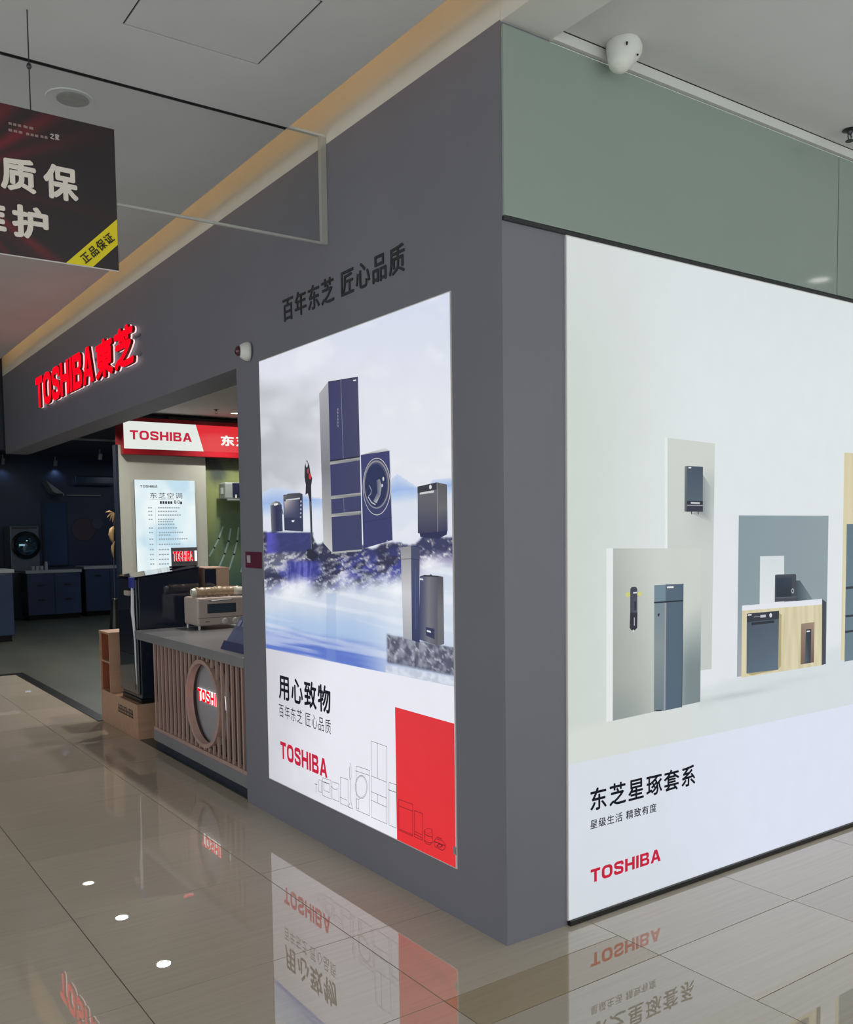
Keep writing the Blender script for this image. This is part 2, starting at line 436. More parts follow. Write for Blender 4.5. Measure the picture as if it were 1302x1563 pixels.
# ceilings
HX0, HX1, HY0, HY1 = -1.032, -.522, .285, .79
cl = MB()
for (a, b, c, d) in ((-7.3, -.188, 1.235, 8.4), (-7.3, HX0, -5.2, 1.212), (HX1, -.188, -5.2, 1.212), (HX0, HX1, -5.2, HY0), (HX0, HX1, HY1, 1.212)):
    cl.box(a, b, c, d, ZC, ZC+.07)
struct(cl.build('ceiling', 'ceiling_paint'))
struct(B('ceiling_void', 'dark_gap', -7.3, -.6, -5.2, 8.4, ZC+.075, ZC+.09))
struct(MB().box(-.60, 0, -5.2, 8.4, 3.66, 3.72).box(-.62, -.58, -5.2, 8.4, ZC+.07, 3.66).build('cove_recess', 'white_paint'))
tag(B('ceiling_access_panel', 'ceiling_paint', HX0+.007, HX1-.008, HY0+.008, HY1-.008, ZC+.0005, ZC+.03), 'square flush access panel cut into the grey ceiling', 'access panel')
struct(B('ceiling_right', 'ceiling_paint', .225, 5.6, -5.2, -.022, 3.262, 3.36))
struct(MB().box(.225, 5.6, -.022, .0, 3.222, 3.259).build('trim_3', 'white_paint'))
struct(B('ceiling_gap_shade', 'dark_gap', .225, 5.6, -.024, .0, 3.259, 3.33))  # dark strip standing in for the shade between ceiling and wall band
struct(MB().box(HX0, HX0+.007, HY0, HY1, ZC+.006, ZC+.03).box(HX1-.008, HX1, HY0, HY1, ZC+.006, ZC+.03).box(HX0+.007, HX1-.008, HY0, HY0+.008, ZC+.006, ZC+.03).box(HX0+.007, HX1-.008, HY1-.008, HY1, ZC+.006, ZC+.03).build('ceiling_panel_gap_shade', 'dark_gap'))  # dark filler giving the joint around the access panel its shade
struct(MB().box(-7.3, -.19, 1.2275, 1.2345, ZC-.0015, ZC+.02).box(-7.3, -.19, 1.2125, 1.2175, ZC-.0015, ZC+.02).build('ceiling_groove_shade', 'dark_gap'))  # dark strips fill the groove and stand in for its shade
tag(B('cove_light_strip', 'cove_led', -.36, -.335, -5.1, 8.3, ZC+.071, ZC+.083), 'warm glowing strip hidden in the ceiling cove', 'cove light')

# shop interior shell
ZS = 3.0
struct(B('ceiling_store', 'store_ceiling', .23, 6.0, .2, 8.95, ZS, ZS+.08))
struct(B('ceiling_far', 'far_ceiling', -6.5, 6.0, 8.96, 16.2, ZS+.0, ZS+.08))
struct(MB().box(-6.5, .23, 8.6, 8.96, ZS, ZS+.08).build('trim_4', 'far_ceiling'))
struct(B('wall_back', 'navy_wall', -6.5, 6.0, 16.0, 16.2, 0, 3.1))
struct(B('wall_store_side', 'navy_wall', 6.0, 6.15, .2, 16.2, 0, 3.1))
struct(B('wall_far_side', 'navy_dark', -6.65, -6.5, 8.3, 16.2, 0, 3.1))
struct(MB().box(-7.3, -.02, 8.4, 8.6, 2.45, 3.75).build('wall_end', 'navy_dark'))
struct(MB().box(-.02, .23, 8.4, 8.6, 2.45, 3.75).build('trim_5', 'black_trim'))

# ================================================================== LEFT LIGHT BOX
A = Surf('A', -.0055)
la = thing('backlit_poster', 'tall backlit poster of dark appliances above a river, with red corner block', 'poster', (0, 1.12, .2))
(sL, zB), (sR, zT) = (-1.95, .203), (-.298, 2.388)
B('light_box_frame', 'sign_edge', -.005, 0, -sR-.004, -sL+.004, zB-.004, zT+.004, la)
def zline(s):           # lower edge of the photograph on the poster
    a = A.px(407.6, 989.7); b = A.px(692.7, 1047.9); return a[1]+(b[1]-a[1])*(s-a[0])/(b[0]-a[0])
def photoA(px, py):
    hz = 770-.10*(px-410); tl = py-.2*(px-407)
    n1 = fbm(px*.006, py*.009, 3); n2 = fbm(px*.016, py*.02, 3, 9)
    sky = mixc((216, 223, 240), (230, 232, 241), ss(440, 640, py))
    sky = mixc(sky, (190, 194, 200), .75*ss(-.15, .75, n1+.2*n2)*ss(620, 400, px)*ss(540, 620, py)+.28*ss(-.1, .7, n1))
    sky = mixc(sky, (242, 244, 250), .45*ss(0, .7, n2))
    c = sky
    hill = 20*math.exp(-((px-412)/26)**2)+14*math.exp(-((px-445)/30)**2)+27*max(0, 1-abs(px-606)/36)*(px > 560)+13*ss(648, 664, px)
    if py > hz-hill: c = mixc((200, 214, 238), (160, 186, 232), ss(hz-hill, hz, py))
    if py > hz: c = mixc(mixc((170, 196, 236), (222, 228, 240), ss(hz, hz+22, py)), (238, 241, 248), .4*ss(-.2, .5, n2))
    ry = 812+7*fbm(px*.05, 1.3, 3)+16*ss(474, 486, px)*ss(650, 630, px)+4*ss(630, 650, px)
    hi = fbm(px*.10, (py+.35*px)*.20, 6, 2); md = fbm(px*.035, (py+.25*px)*.06, 4, 4); vein = abs(fbm(px*.05, (py+.3*px)*.13, 5, 5))
    we = 912-.10*(px-400)-18*ss(620, 650, px)+12*fbm(px*.03, 7, 3)
    if py > ry:
        t = ss(ry, we, py)
        dark = mixc((50, 53, 82), (66, 70, 148), ss(-.25, .35, md)*ss(820, 870, py))
        dark = mixc(dark, mixc((60, 62, 98), (128, 116, 158), ss(838, 862, py)), ss(620, 645, px))
        foam = mixc((196, 194, 194), (230, 233, 244), t)
        k = .55*ss(.0, .42, hi+.25*md+.12*t)+.75*ss(.09, .0, vein)*ss(-.35, .2, hi)
        k += (.30*ss(838, 850, py)*ss(880, 862, py)+.25*ss(880, 900, py))*ss(480, 440, px)-.25*ss(500, 540, px)*ss(852, 838, py)
        c2 = mixc(dark, foam, k); c = mixc(c, c2, ss(ry, ry+5, py))
    bx = ss(405, 409, px)*ss(480, 474, px)*ss(811, 814, py)*ss(846-.06*(px-440), 840-.06*(px-440), py)
    c = mixc(c, mixc((56, 62, 112), (88, 86, 182), ss(432, 410, px)+.3*hi), bx)
    fx_ = ss(430, 446, px)*ss(498, 480, px)*ss(852, 860, py)*ss(900-.2*(px-436), 884-.2*(px-436), py)
    c = mixc(c, mixc((56, 60, 140), (100, 104, 194), ss(-.1, .6, fbm(px*.22, py*.02, 3))), .9*fx_)
    if py > we-26:
        t = (py-we)/(max(1, 990+.204*(px-407)-we))
        st = fbm(px*.006, tl*.085, 4, 11)
        wtr = mixc((210, 219, 234), (176, 200, 232), ss(.15, .55, t)); wtr = mixc(wtr, (96, 122, 204), ss(.5, .92, t+.16*st)*ss(660, 500, px)+.25*ss(.5, .9, t))
        wtr = mixc(wtr, (238, 242, 248), .55*ss(.0, .55, st+.1)); wtr = mixc(wtr, (230, 236, 245), .6*ss(540, 610, px)*ss(.1, .3, t))
        c = mixc(c, wtr, ss(we-26, we+10, py))
        for (gx, gy, gr) in ((462, 897, 16), (606, 900, 17), (520, 872, 13), (655, 862, 16), (440, 902, 14)):
            c = mixc(c, (248, 250, 254), .85*math.exp(-((px-gx)**2+(py-gy)**2)/gr**2))
        if 498 < px < 513 and py > 905: c = mixc(c, (140, 168, 216), .25)
    # pale icy rock under the two heaters
    rk = ss(589, 592.5, px)*ss(966+.2*(px-590), 970+.2*(px-590), py)*ss(1014+.20*(px-590), 1008+.20*(px-590), py)
    if rk > 0:
        r = fbm(px*.12, py*.07, 5, 20); rd = abs(fbm(px*.07-py*.03, py*.06, 4, 22))
        q_ = mixc((84, 88, 108), (150, 153, 168), ss(-.35, .5, r)); q_ = mixc(q_, (206, 208, 218), .75*ss(.10, .0, rd)); q_ = mixc(q_, (70, 74, 96), .5*ss(1002, 1012, py-.2*(px-590)))
        c = mixc(c, q_, rk)
    elif px > 588 and py >= 1008+.2*(px-590): c = mixc(c, mixc((196, 202, 216), (226, 230, 240), ss(-.3, .3, fbm(px*.1, py*.1, 3, 30))), .75)
    return c
pa = Print(A)
NX, NZ = 190, 240
vs = []; cs = []
for j in range(NZ+1):
    for i in range(NX+1):
        s = sL+(sR-sL)*i/NX; z0 = zline(s); z = zT+(z0-zT)*j/NZ
        p = A.pos(s, z, 0); vs.append(p); cs.append(lin(photoA(*project(p))))
pa.mb.add(vs, [(j*(NX+1)+i, j*(NX+1)+i+1, (j+1)*(NX+1)+i+1, (j+1)*(NX+1)+i) for j in range(NZ) for i in range(NX)], 0, cs)
zl, zr = zline(sL), zline(sR)
pa.quad([(sL, zl), (sR, zr), (sR, zB), (sL, zB)], lambda u, v: mixc(mixc((208, 208, 216), (236, 236, 246), ss(0, .45, u+.12*fbm(u*3, v*5))), (250, 251, 255), .5*math.exp(-((u-.62)/.06)**2-((v-.93)/.09)**2)), 16, 14, px=False, lay=0)
sheet = pa.build('printed_sheet', 'film_backlit', la)
rb = A.px(603, 1079); rbb = A.px(604, 1277)
Print(A).poly([A.px(603, 1079), (sR, A.px(695, 1105)[1]), (sR, zB), (rb[0], zB)], [(226, 50, 60), (222, 46, 56), (228, 44, 50), (232, 42, 50)], px=False).build('red_block', 'film_backlit', la)
def pic(name, surf, parent, ops, m='film_backlit', lay=1):
    p = Print(surf); p.n = lay
    for op in ops: getattr(p, op[0])(*op[1:])
    return p.build(name, m, parent)
def vgrad(a, b, c=None):
    return (lambda u, v: mixc(a, b, v)) if c is None else (lambda u, v: mixc(a, b, v*2) if v < .5 else mixc(b, c, v*2-1))
def hgrad(a, b, c=None):
    return (lambda u, v: mixc(a, b, u)) if c is None else (lambda u, v: mixc(a, b, u*2) if u < .5 else mixc(b, c, u*2-1))
pic('pictured_refrigerator', A, la, [
    ('quad', [(487.4, 600.8), (501.3, 582.3), (507.8, 844.7), (493.9, 829)], vgrad((172, 172, 178), (126, 126, 134), (196, 196, 196)), 2, 8),
    ('quad', [(501.3, 582.3), (546.8, 574.8), (553.3, 840.1), (507.8, 844.7)], lambda u, v: mixc(mixc((58, 60, 104), (72, 72, 100), u), (62, 66, 104), v), 4, 8),
    ('line', [(501.6, 583), (546.6, 575.4)], .003, (52, 52, 66)),
    ('line', [(520.8, 580), (524.5, 700)], .003, (140, 142, 158)),
    ('poly', [(504.5, 704.7), (549.6, 698.2), (549.6, 702.8), (504.5, 709.3)], [(150, 150, 152), (170, 170, 172), (120, 120, 124), (176, 176, 176)]),
    ('poly', [(504.5, 702.5), (549.6, 696), (549.6, 698.2), (504.5, 704.7)], (40, 40, 56)),
    ('poly', [(506, 757), (551.4, 752), (551.4, 756.6), (506, 762.2)], [(150, 150, 150), (176, 176, 176), (120, 120, 124), (170, 170, 170)]),
    ('line', [(525.4, 758.5), (526.4, 781)], .003, (130, 132, 150)),
    ('poly', [(507.3, 784.4), (551.8, 779.8), (551.8, 785.4), (507.3, 789.1)], [(150, 150, 150), (176, 176, 176), (120, 120, 124), (180, 180, 180)]),
    ('poly', [(506.8, 842.5), (553.3, 838.5), (553.3, 841), (507, 845.3)], (172, 172, 172)),
    ('poly', [(540.5, 580.3), (544.7, 579.6), (544.7, 581.2), (540.5, 581.9)], (236, 236, 240))]
    + [('line', [(517.2+.15*k, 624+5*k), (517.4+.15*k, 626.2+5*k)], .004, (176, 178, 190)) for k in range(6)])
pic('pictured_washing_machine', A, la, [
    ('poly', [(551, 694.5), (588.5, 683.4), (595, 688), (552.5, 696.5)], [(150, 152, 156), (226, 228, 230), (190, 192, 196), (120, 124, 130)]),
    ('quad', [(551, 694.5), (595, 688), (599.6, 824.3), (555.1, 837.3)], lambda u, v: mixc((62, 66, 112), (58, 62, 108), v), 2, 4),
    ('line', [(595.2, 688), (599.8, 824)], .005, (182, 184, 190)),
    ('line', [(555, 797), (598.8, 790)], .002, (46, 48, 84)),
    ('ell', (575.9, 742.7), 21.4, 43.8, (210, 208, 204)),
    ('ell', (575.9, 742.7), 20.7, 42.8, (62, 66, 108)),
    ('ell', (575.6, 739.5), 19.6, 37, (140, 140, 146)),
    ('ell', (575.6, 740), 17.8, 34.6, (72, 76, 108)),
    ('ell', (575, 741), 16.6, 32.6, (42, 50, 88)),
    ('poly', [(576, 733), (581, 731), (584, 742), (582, 756), (576, 768), (571, 765), (577, 752)], [(90, 96, 120), (130, 134, 146), (168, 170, 176), (140, 144, 156), (196, 198, 200), (120, 126, 146), (84, 90, 120)]),
    ('ell', (586.5, 731), 1.3, 3.2, (206, 208, 216)), ('ell', (585, 741), 1.5, 2.4, (190, 194, 204)),
    ('line', [(565.5, 741), (568.5, 748), (567.5, 754), (564.5, 757)], .003, (176, 178, 190)),
    ('line', [(564, 759), (569, 767), (574.5, 770)], .005, (196, 198, 206)),
    ('poly', [(592, 825), (594, 824.5), (593.5, 834), (592, 834.5)], (176, 178, 184))])
pic('pictured_dishwasher', A, la, [
    ('quad', [(637.7, 742.7), (667, 736.2), (668.3, 813.2), (638, 814.1)], vgrad((104, 104, 110), (92, 92, 104), (62, 64, 92)), 2, 6),
    ('quad', [(667, 736.2), (682.6, 739.6), (683.7, 810.4), (668.3, 816)], vgrad((92, 92, 96), (104, 104, 108), (58, 60, 92)), 2, 6),
    ('poly', [(637.7, 742.7), (667, 736.2), (667.2, 747), (637.8, 753)], (56, 58, 68)),
    ('poly', [(641.4, 752), (662.7, 748.3), (662.7, 752), (641.4, 754.8)], (206, 206, 208)),
    ('ell', (657.7, 743.3), 1.9, 3.4, (220, 220, 224)),
    ('line', [(668, 737), (668.9, 812)], .003, (146, 146, 152)),
    ('poly', [(641.5, 814.1), (683.7, 810.4), (683, 816), (670, 822), (642.5, 819.5)], (44, 48, 84))])
pic('pictured_thermos', A, la, [
    ('poly', [(412.5, 772), (415, 767.5), (421.7, 764.8), (427, 766.5), (430.4, 771)], [(150, 150, 150), (170, 170, 172), (120, 120, 124), (84, 86, 100), (70, 72, 96)]),
    ('quad', [(413, 771.5), (430.3, 770.5), (432, 810.9), (414.8, 812)], hgrad((112, 112, 116), (44, 48, 84), (62, 64, 92)), 6, 2),
    ('poly', [(418.5, 768.8), (424.5, 768), (424, 771), (419, 771.8)], (236, 236, 236)),
    ('line', [(431, 778), (432.5, 784)], .008, (40, 42, 60))])
pic('pictured_coffee_machine', A, la, [
    ('poly', [(432.6, 755.5), (456.8, 752.1), (462, 754), (463.2, 811.4), (434.4, 809.5)], (54, 58, 88)),
    ('poly', [(432.6, 757.5), (440, 753.5), (458, 752), (461.5, 754.5), (461.8, 760), (433, 764)], [(120, 120, 122), (86, 86, 94), (110, 110, 112), (60, 62, 76), (58, 60, 76), (96, 96, 104)]),
    ('line', [(437, 763.5), (457.5, 760.7)], .007, (202, 202, 204)),
    ('quad', [(434.4, 765.5), (457.4, 762.3), (457.6, 790), (435, 791)], lambda u, v: mixc(mixc((206, 192, 190), (62, 66, 96), u), (62, 66, 98), v), 5, 5),
    ('poly', [(445.5, 794.5), (450.5, 793.8), (449, 797), (446.5, 797)], (222, 224, 232))]
    + [('poly', [(459, 764+6*k), (461.2, 763.7+6*k), (461.3, 766.5+6*k), (459.1, 766.8+6*k)], (170, 172, 180)) for k in range(5)])
pic('pictured_stick_vacuum', A, la, [
    ('poly', [(468.7, 701.5), (472.5, 711), (474, 722), (476.8, 730), (475.2, 742), (475.6, 760), (478, 842), (475, 842), (472.3, 762), (470, 753), (466.5, 755), (467, 740), (465, 728), (465.2, 712)], (46, 44, 52)),
    ('ell', (473.6, 727), 2.0, 4.5, (196, 60, 74)), ('ell', (470.5, 719), 1.6, 4.2, (150, 70, 80)), ('ell', (468.8, 709), 1.5, 4.5, (204, 204, 210)),
    ('line', [(474.2, 766), (476, 838)], .003, (150, 152, 160)),
    ('poly', [(469.5, 838), (478, 838), (485.6, 848), (479, 857), (470, 850)], (40, 42, 62)),
    ('line', [(464, 849), (474, 854.5)], .004, (150, 150, 160))])
pic('pictured_water_softener', A, la, [
    ('quad', [(611.9, 835.6), (627.6, 833.2), (629.2, 977.2), (615.6, 973.2)], vgrad((146, 146, 152), (206, 206, 210), (168, 170, 178)), 2, 8),
    ('quad', [(627.6, 833.2), (640.7, 836.4), (641, 981), (629.2, 977.2)], vgrad((72, 78, 104), (66, 74, 112), (54, 60, 96)), 2, 6),
    ('line', [(612.2, 853.8), (627.8, 852.6)], .003, (110, 112, 122)), ('line', [(627.8, 852.6), (640.8, 855)], .003, (50, 56, 84)),
    ('line', [(635, 868), (635.6, 960)], .003, (90, 100, 140))])
pic('pictured_water_heater', A, la, [
    ('quad', [(641.2, 879.6), (667.9, 879.6), (668.4, 985.2), (640.4, 976.4)], hgrad((62, 68, 104), (120, 120, 128), (88, 90, 104)), 8, 2),
    ('quad', [(667.9, 879.6), (676.9, 880.4), (678.5, 982.8), (668.4, 986)], vgrad((84, 84, 92), (110, 110, 114), (104, 106, 112)), 2, 4),
    ('poly', [(641.2, 879.6), (648, 877.5), (668, 878.6), (676.9, 880.4), (667.9, 880.8)], (60, 62, 72)),
    ('poly', [(655.5, 878.3), (658, 876.2), (661, 878.3)], (70, 72, 84)),
    ('line', [(642, 883.8), (646, 884.4)], .006, (232, 234, 240)),
    ('poly', [(650.8, 957), (664, 959.6), (664.2, 975.6), (651.2, 970)], (52, 58, 90)),
    ('line', [(653.5, 963), (657.8, 964.4)], .007, (226, 230, 240))])
# line drawings along the foot of the poster
ink = (96, 98, 108)
def rect(p, q): return [(p[0], p[1]), (q[0], p[1]), (q[0], q[1]), (p[0], q[1]), (p[0], p[1])]
def skew(x0, y0, x1, y1, k=.33):   # box in pixels whose horizontals follow the wall
    return [(x0, y0), (x1, y0+k*(x1-x0)), (x1, y1+.44*(x1-x0)), (x0, y1), (x0, y0)]
ld = []
for q in (skew(487, 1190, 490.8, 1208), skew(493, 1187, 505.5, 1214), skew(495, 1194, 503.5, 1206), skew(507.5, 1193, 518, 1219), skew(520.5, 1186, 532, 1226),
          skew(544.5, 1169, 565.2, 1236), skew(568, 1131, 591.6, 1247, .36), skew(595, 1194, 606, 1259), skew(545.5, 1219, 549, 1233)):
    ld.append(('line', q, .0022, ink))
ld += [('line', [(577.5, 1133.5), (577.8, 1187)], .0022, ink), ('line', [(568.3, 1184), (591.6, 1193.5)], .0022, ink), ('line', [(568.3, 1208), (591.6, 1218)], .0022, ink),
       ('line', [(568.3, 1221), (591.6, 1231.5)], .0022, ink), ('line', [(578.5, 1213), (578.5, 1225)], .0022, ink), ('line', [(595, 1205), (606, 1209)], .003, ink),
       ('line', [(544.5, 1176), (565.2, 1183)], .0022, ink), ('line', [(507.8, 1200), (512.5, 1204.5), (517.8, 1203.5)], .0025, ink), ('line', [(494, 1192), (505, 1196)], .003, ink),
       ('line', [(521, 1216), (532, 1221)], .0022, ink), ('line', [(485, 1196), (484.6, 1208)], .003, ink), ('line', [(483, 1196), (486.5, 1197)], .003, ink),
       ('line', [(537, 1164), (538.6, 1170), (538.8, 1186), (537.6, 1190), (538, 1220), (539.5, 1228), (541, 1234), (534.5, 1231), (537, 1225)], .0025, ink), ('line', [(536.2, 1170), (536.4, 1186), (537.6, 1190)], .0025, ink),
       ('ell', (554.4, 1200.5), 9.4, 18.2, ink, True, 36, .96), ('ell', (554.4, 1200.5), 8.4, 16.4, ink, True, 36, .96)]
pic('appliance_line_drawing', A, la, ld, lay=2)
ink = (120, 18, 34); ld = []
for q in (skew(609.2, 1220, 630.4, 1267, .36), skew(609.4, 1230, 630.4, 1265, .38), skew(633.4, 1237, 645.6, 1277, .4)):
    ld.append(('line', q, .0025, ink))
ld += [('line', [(633.4, 1268.5), (645.6, 1274.5)], .0025, ink), ('line', [(633.4, 1272.5), (645.6, 1278.8)], .003, ink), ('ell', (655, 1268), 6.3, 3.9, ink, True, 28, .86),
       ('line', [(648.8, 1268), (649, 1283), (652, 1287.5), (658, 1289), (661.2, 1285), (661.2, 1271)], .0028, ink), ('line', [(649, 1272.5), (655, 1276), (661.2, 1277)], .003, ink), ('line', [(649.3, 1282), (655, 1286), (661.2, 1286)], .0025, ink),
       ('line', [(664, 1283.5), (667, 1279.5), (677, 1283), (681.6, 1289)], .0028, ink), ('line', [(664, 1284), (681.5, 1290.5)], .004, ink), ('line', [(664, 1285), (666, 1292), (677, 1297.5), (680.5, 1295), (681.6, 1290)], .003, ink), ('ell', (673, 1290.5), 4.5, 2.6, ink, True, 24, .6), ('line', [(669, 1277.2), (676, 1279.8)], .003, ink)]
pic('red_corner_line_drawing', A, la, ld, lay=3)
glow('ink_black', (30, 30, 38), 1.0); glow('ink_red', (196, 40, 66), 1.0); glow('ink_grey', (52, 52, 62), 1.0)
lettering('用心致物', A, (426.6, 1066.2), (504.8, 1047.9), 'ink_black', la, bold=.022, lift=.002)
lettering('百年东芝 匠心品质', A, (426.6, 1093.5), (505.4, 1098.8), 'ink_grey', la, bold=0, lift=.002)
lettering('TOSHIBA', A, (428.9, 1157), (499.8, 1159.3), 'ink_red', la, logo=True, lift=.002, part='letter')
B('corner_tab', 'grey_grille', -.0090, -.0055, .296, .310, .255, .285, la)

# slogan in dark vinyl on the grey wall
A0 = Surf('A', 0.0)
sl = thing('wall_slogan', 'dark Chinese slogan characters stuck on grey wall above river poster', 'lettering', (0, 1.12, 2.5))
lettering('百年东芝 匠心品质', A0, (432.7, 492.6), (617.7, 368.4), 'charcoal_vinyl', sl, bold=.012, lift=.0, depth=.004)

# ================================================================== RIGHT LIGHT BOX
Bf = Surf('B', -.0085)
lb = thing('backlit_poster', 'huge backlit white poster of grey appliances on display boards, right of corner', 'poster', (2.3, 0, .01))
bL, bR, b0, b1 = .298, 4.35, .022, 2.562
B('light_box_frame', 'sign_edge', bL-.004, bR+.004, -.008, 0, b0-.002, b1+.004, lb)
B('bottom_rail', 'black_trim', bL, bR+.004, -.018, -.0, .001, .02, lb)
B('top_rail', 'dark_metal', 0.0, bR+.004, -.012, 0, 2.567, 2.579, lb)
def zlB(s):
    a = Bf.px(866, 1168); b = Bf.px(1184, 1100); return a[1]+(b[1]-a[1])*(s-a[0])/(b[0]-a[0])
def photoB(px, py):
    px = min(px, 1500)
    c = mixc((206, 214, 208), (224, 231, 233), ss(860, 1080, px))
    c = mixc(c, (216, 223, 224), .6*ss(640, 360, py)); c = mixc(c, (226, 230, 236), .5*ss(980, 1080, px)*ss(700, 900, py))
    fy = 1108-.31*(px-866)
    if px < 1050: fy = 1110-.28*(px-866)
    if py > fy: c = mixc(c, mixc((214, 220, 214), (214, 222, 226), ss(900, 1200, px)), ss(fy, fy+14, py))
    sh = 1074-.24*(px-1070)
    if px > 1066: c = mixc(c, (186, 192, 194), .75*math.exp(-((py-sh)/4)**2)*ss(1300, 1100, px))
    return c
p = Print(Bf); NX, NZ = 110, 90; vs = []; cs = []
for j in range(NZ+1):
    for i in range(NX+1):
        s = bL+(bR-bL)*(i/NX)**1.25; z = b1+(zlB(s)-b1)*j/NZ; q = Bf.pos(s, z); vs.append(q); cs.append(lin(photoB(*project(q))))
p.mb.add(vs, [(j*(NX+1)+i, j*(NX+1)+i+1, (j+1)*(NX+1)+i+1, (j+1)*(NX+1)+i) for j in range(NZ) for i in range(NX)], 0, cs)
p.quad([(bL, zlB(bL)), (bR, zlB(bR)), (bR, b0), (bL, b0)], lambda u, v: mixc(mixc((216, 222, 230), (222, 228, 244), ss(0, .3, u)), (208, 216, 222), .6*ss(.5, 1, v)*ss(.3, 0, u)), 24, 8, px=False, lay=0)
p.build('printed_sheet', 'film_backlit', lb)
pic('pictured_tall_board', Bf, lb, [
    ('poly', [(1014.5, 668), (1019, 668.3), (1019, 838), (1014.5, 838)], (232, 236, 236)),
    ('quad', [(1018.5, 668.3), (1091, 677), (1085.7, 1021), (1018.5, 1030)], lambda u, v: mixc(mixc((206, 213, 207), (196, 203, 199), v), (176, 184, 180), .7*ss(.35, .9, u+.5*(v-.15))*ss(.5, .22, v)*ss(.08, .2, v)), 14, 20)])
pic('pictured_gas_heater', Bf, lb, [
    ('poly', [(1072, 724), (1085, 744), (1088, 800), (1054, 783), (1072, 780)], [(150, 158, 158), (178, 186, 184), (196, 203, 199), (160, 168, 166), (140, 148, 150)]),
    ('poly', [(1044.3, 711.8), (1048.6, 711.2), (1047.9, 780.9), (1044, 780.9)], [(120, 124, 126), (100, 106, 110), (76, 80, 88), (104, 108, 110)]),
    ('quad', [(1048.4, 711.3), (1072.2, 712.6), (1071.8, 780.9), (1047.7, 780.9)], lambda u, v: mixc((66, 80, 96), (86, 102, 116), v), 2, 4),
    ('poly', [(1048, 764.5), (1072, 765), (1071.9, 771), (1047.9, 770.5)], (36, 42, 56)),
    ('poly', [(1047.9, 772), (1071.9, 772.3), (1071.8, 781), (1047.7, 781)], (46, 52, 68)),
    ('line', [(1047.9, 771.3), (1071.8, 771.6)], .003, (150, 158, 164)), ('line', [(1054, 767.5), (1066, 768)], .007, (196, 202, 206)),
    ('line', [(1050, 714), (1053, 714.1)], .005, (226, 230, 232)), ('line', [(1054, 781.5), (1054, 784)], .006, (60, 64, 70)), ('line', [(1064, 781.5), (1064, 784)], .006, (60, 64, 70))], lay=4)
pic('pictured_low_board', Bf, lb, [
    ('poly', [(924.5, 837), (935, 837), (934.4, 1100), (924.5, 1102)], (230, 234, 234)),
    ('quad', [(934.7, 837), (1069.8, 837), (1067.7, 1071), (934, 1100)], lambda u, v: mixc(mixc(mixc((160, 166, 160), (202, 208, 202), ss(0, .75, u*.8+.35*(1-v))), (206, 211, 205), .6*ss(.35, .05, v)*ss(.3, .6, u)), (112, 128, 132), .9*ss(.62, .86, u)*ss(.30+.35*(1-u), .8, v)+.35*ss(.75, 1, v)*ss(.5, 0, u)), 24, 24)], lay=8)
pic('pictured_prefilter', Bf, lb, [
    ('ell', (957, 907.5), 3.6, 4.0, (206, 204, 120)), ('ell', (974.5, 906.5), 4.0, 3.2, (206, 206, 128)),
    ('poly', [(962.5, 895.8), (968.5, 895.5), (971, 898.5), (971.2, 936), (960.2, 936), (960.3, 899)], [(52, 54, 68), (56, 58, 72), (70, 72, 88), (78, 80, 98), (58, 60, 76), (60, 62, 78)]),
    ('poly', [(960, 935), (971.2, 935), (970.8, 958), (967, 962), (962, 962), (959.2, 958)], (38, 38, 54)),
    ('poly', [(966.3, 918), (968.8, 917.6), (968.8, 931), (966.3, 931.5)], (36, 38, 52)),
    ('line', [(965, 904.8), (969.5, 904.4)], .005, (222, 224, 228)), ('line', [(966, 943), (966, 954)], .004, (190, 192, 200)), ('line', [(964.6, 962), (964.6, 963.5)], .006, (220, 222, 222))], lay=12)
pic('pictured_water_softener', Bf, lb, [
    ('quad', [(997, 893.3), (1014.1, 892.4), (1012.2, 1084.5), (996.5, 1085.4)], vgrad((112, 132, 144), (132, 146, 148), (108, 124, 132)), 2, 6),
    ('quad', [(1014.1, 892), (1040.6, 891.1), (1038.4, 1078.9), (1012.2, 1084.5)], lambda u, v: mixc(mixc((84, 100, 114), (76, 96, 116), u), (80, 100, 118), v), 2, 6),
    ('poly', [(997, 893.3), (1014.1, 892.4), (1013.9, 918.4), (996.9, 919.3)], (112, 136, 150)),
    ('poly', [(1012.6, 919), (1015.2, 919), (1013.6, 1084.2), (1011, 1084.6)], (152, 152, 158)),
    ('line', [(996.9, 919.6), (1013.9, 918.6), (1040.3, 916.7)], .006, (30, 36, 48)),
    ('line', [(1040.6, 891.3), (1038.5, 1078.6)], .004, (52, 62, 76)),
    ('poly', [(1015.8, 895.2), (1025.8, 894.7), (1025.8, 897.3), (1015.8, 897.8)], (232, 236, 238)),
    ('poly', [(1001.3, 936.3), (1004.3, 936.1), (1004.3, 939), (1002.5, 941), (1001.3, 941)], (40, 44, 54)),
    ('poly', [(998.5, 1083.5), (1007, 1083), (1007, 1084.8), (998.5, 1085.2)], (34, 38, 46))], lay=13)
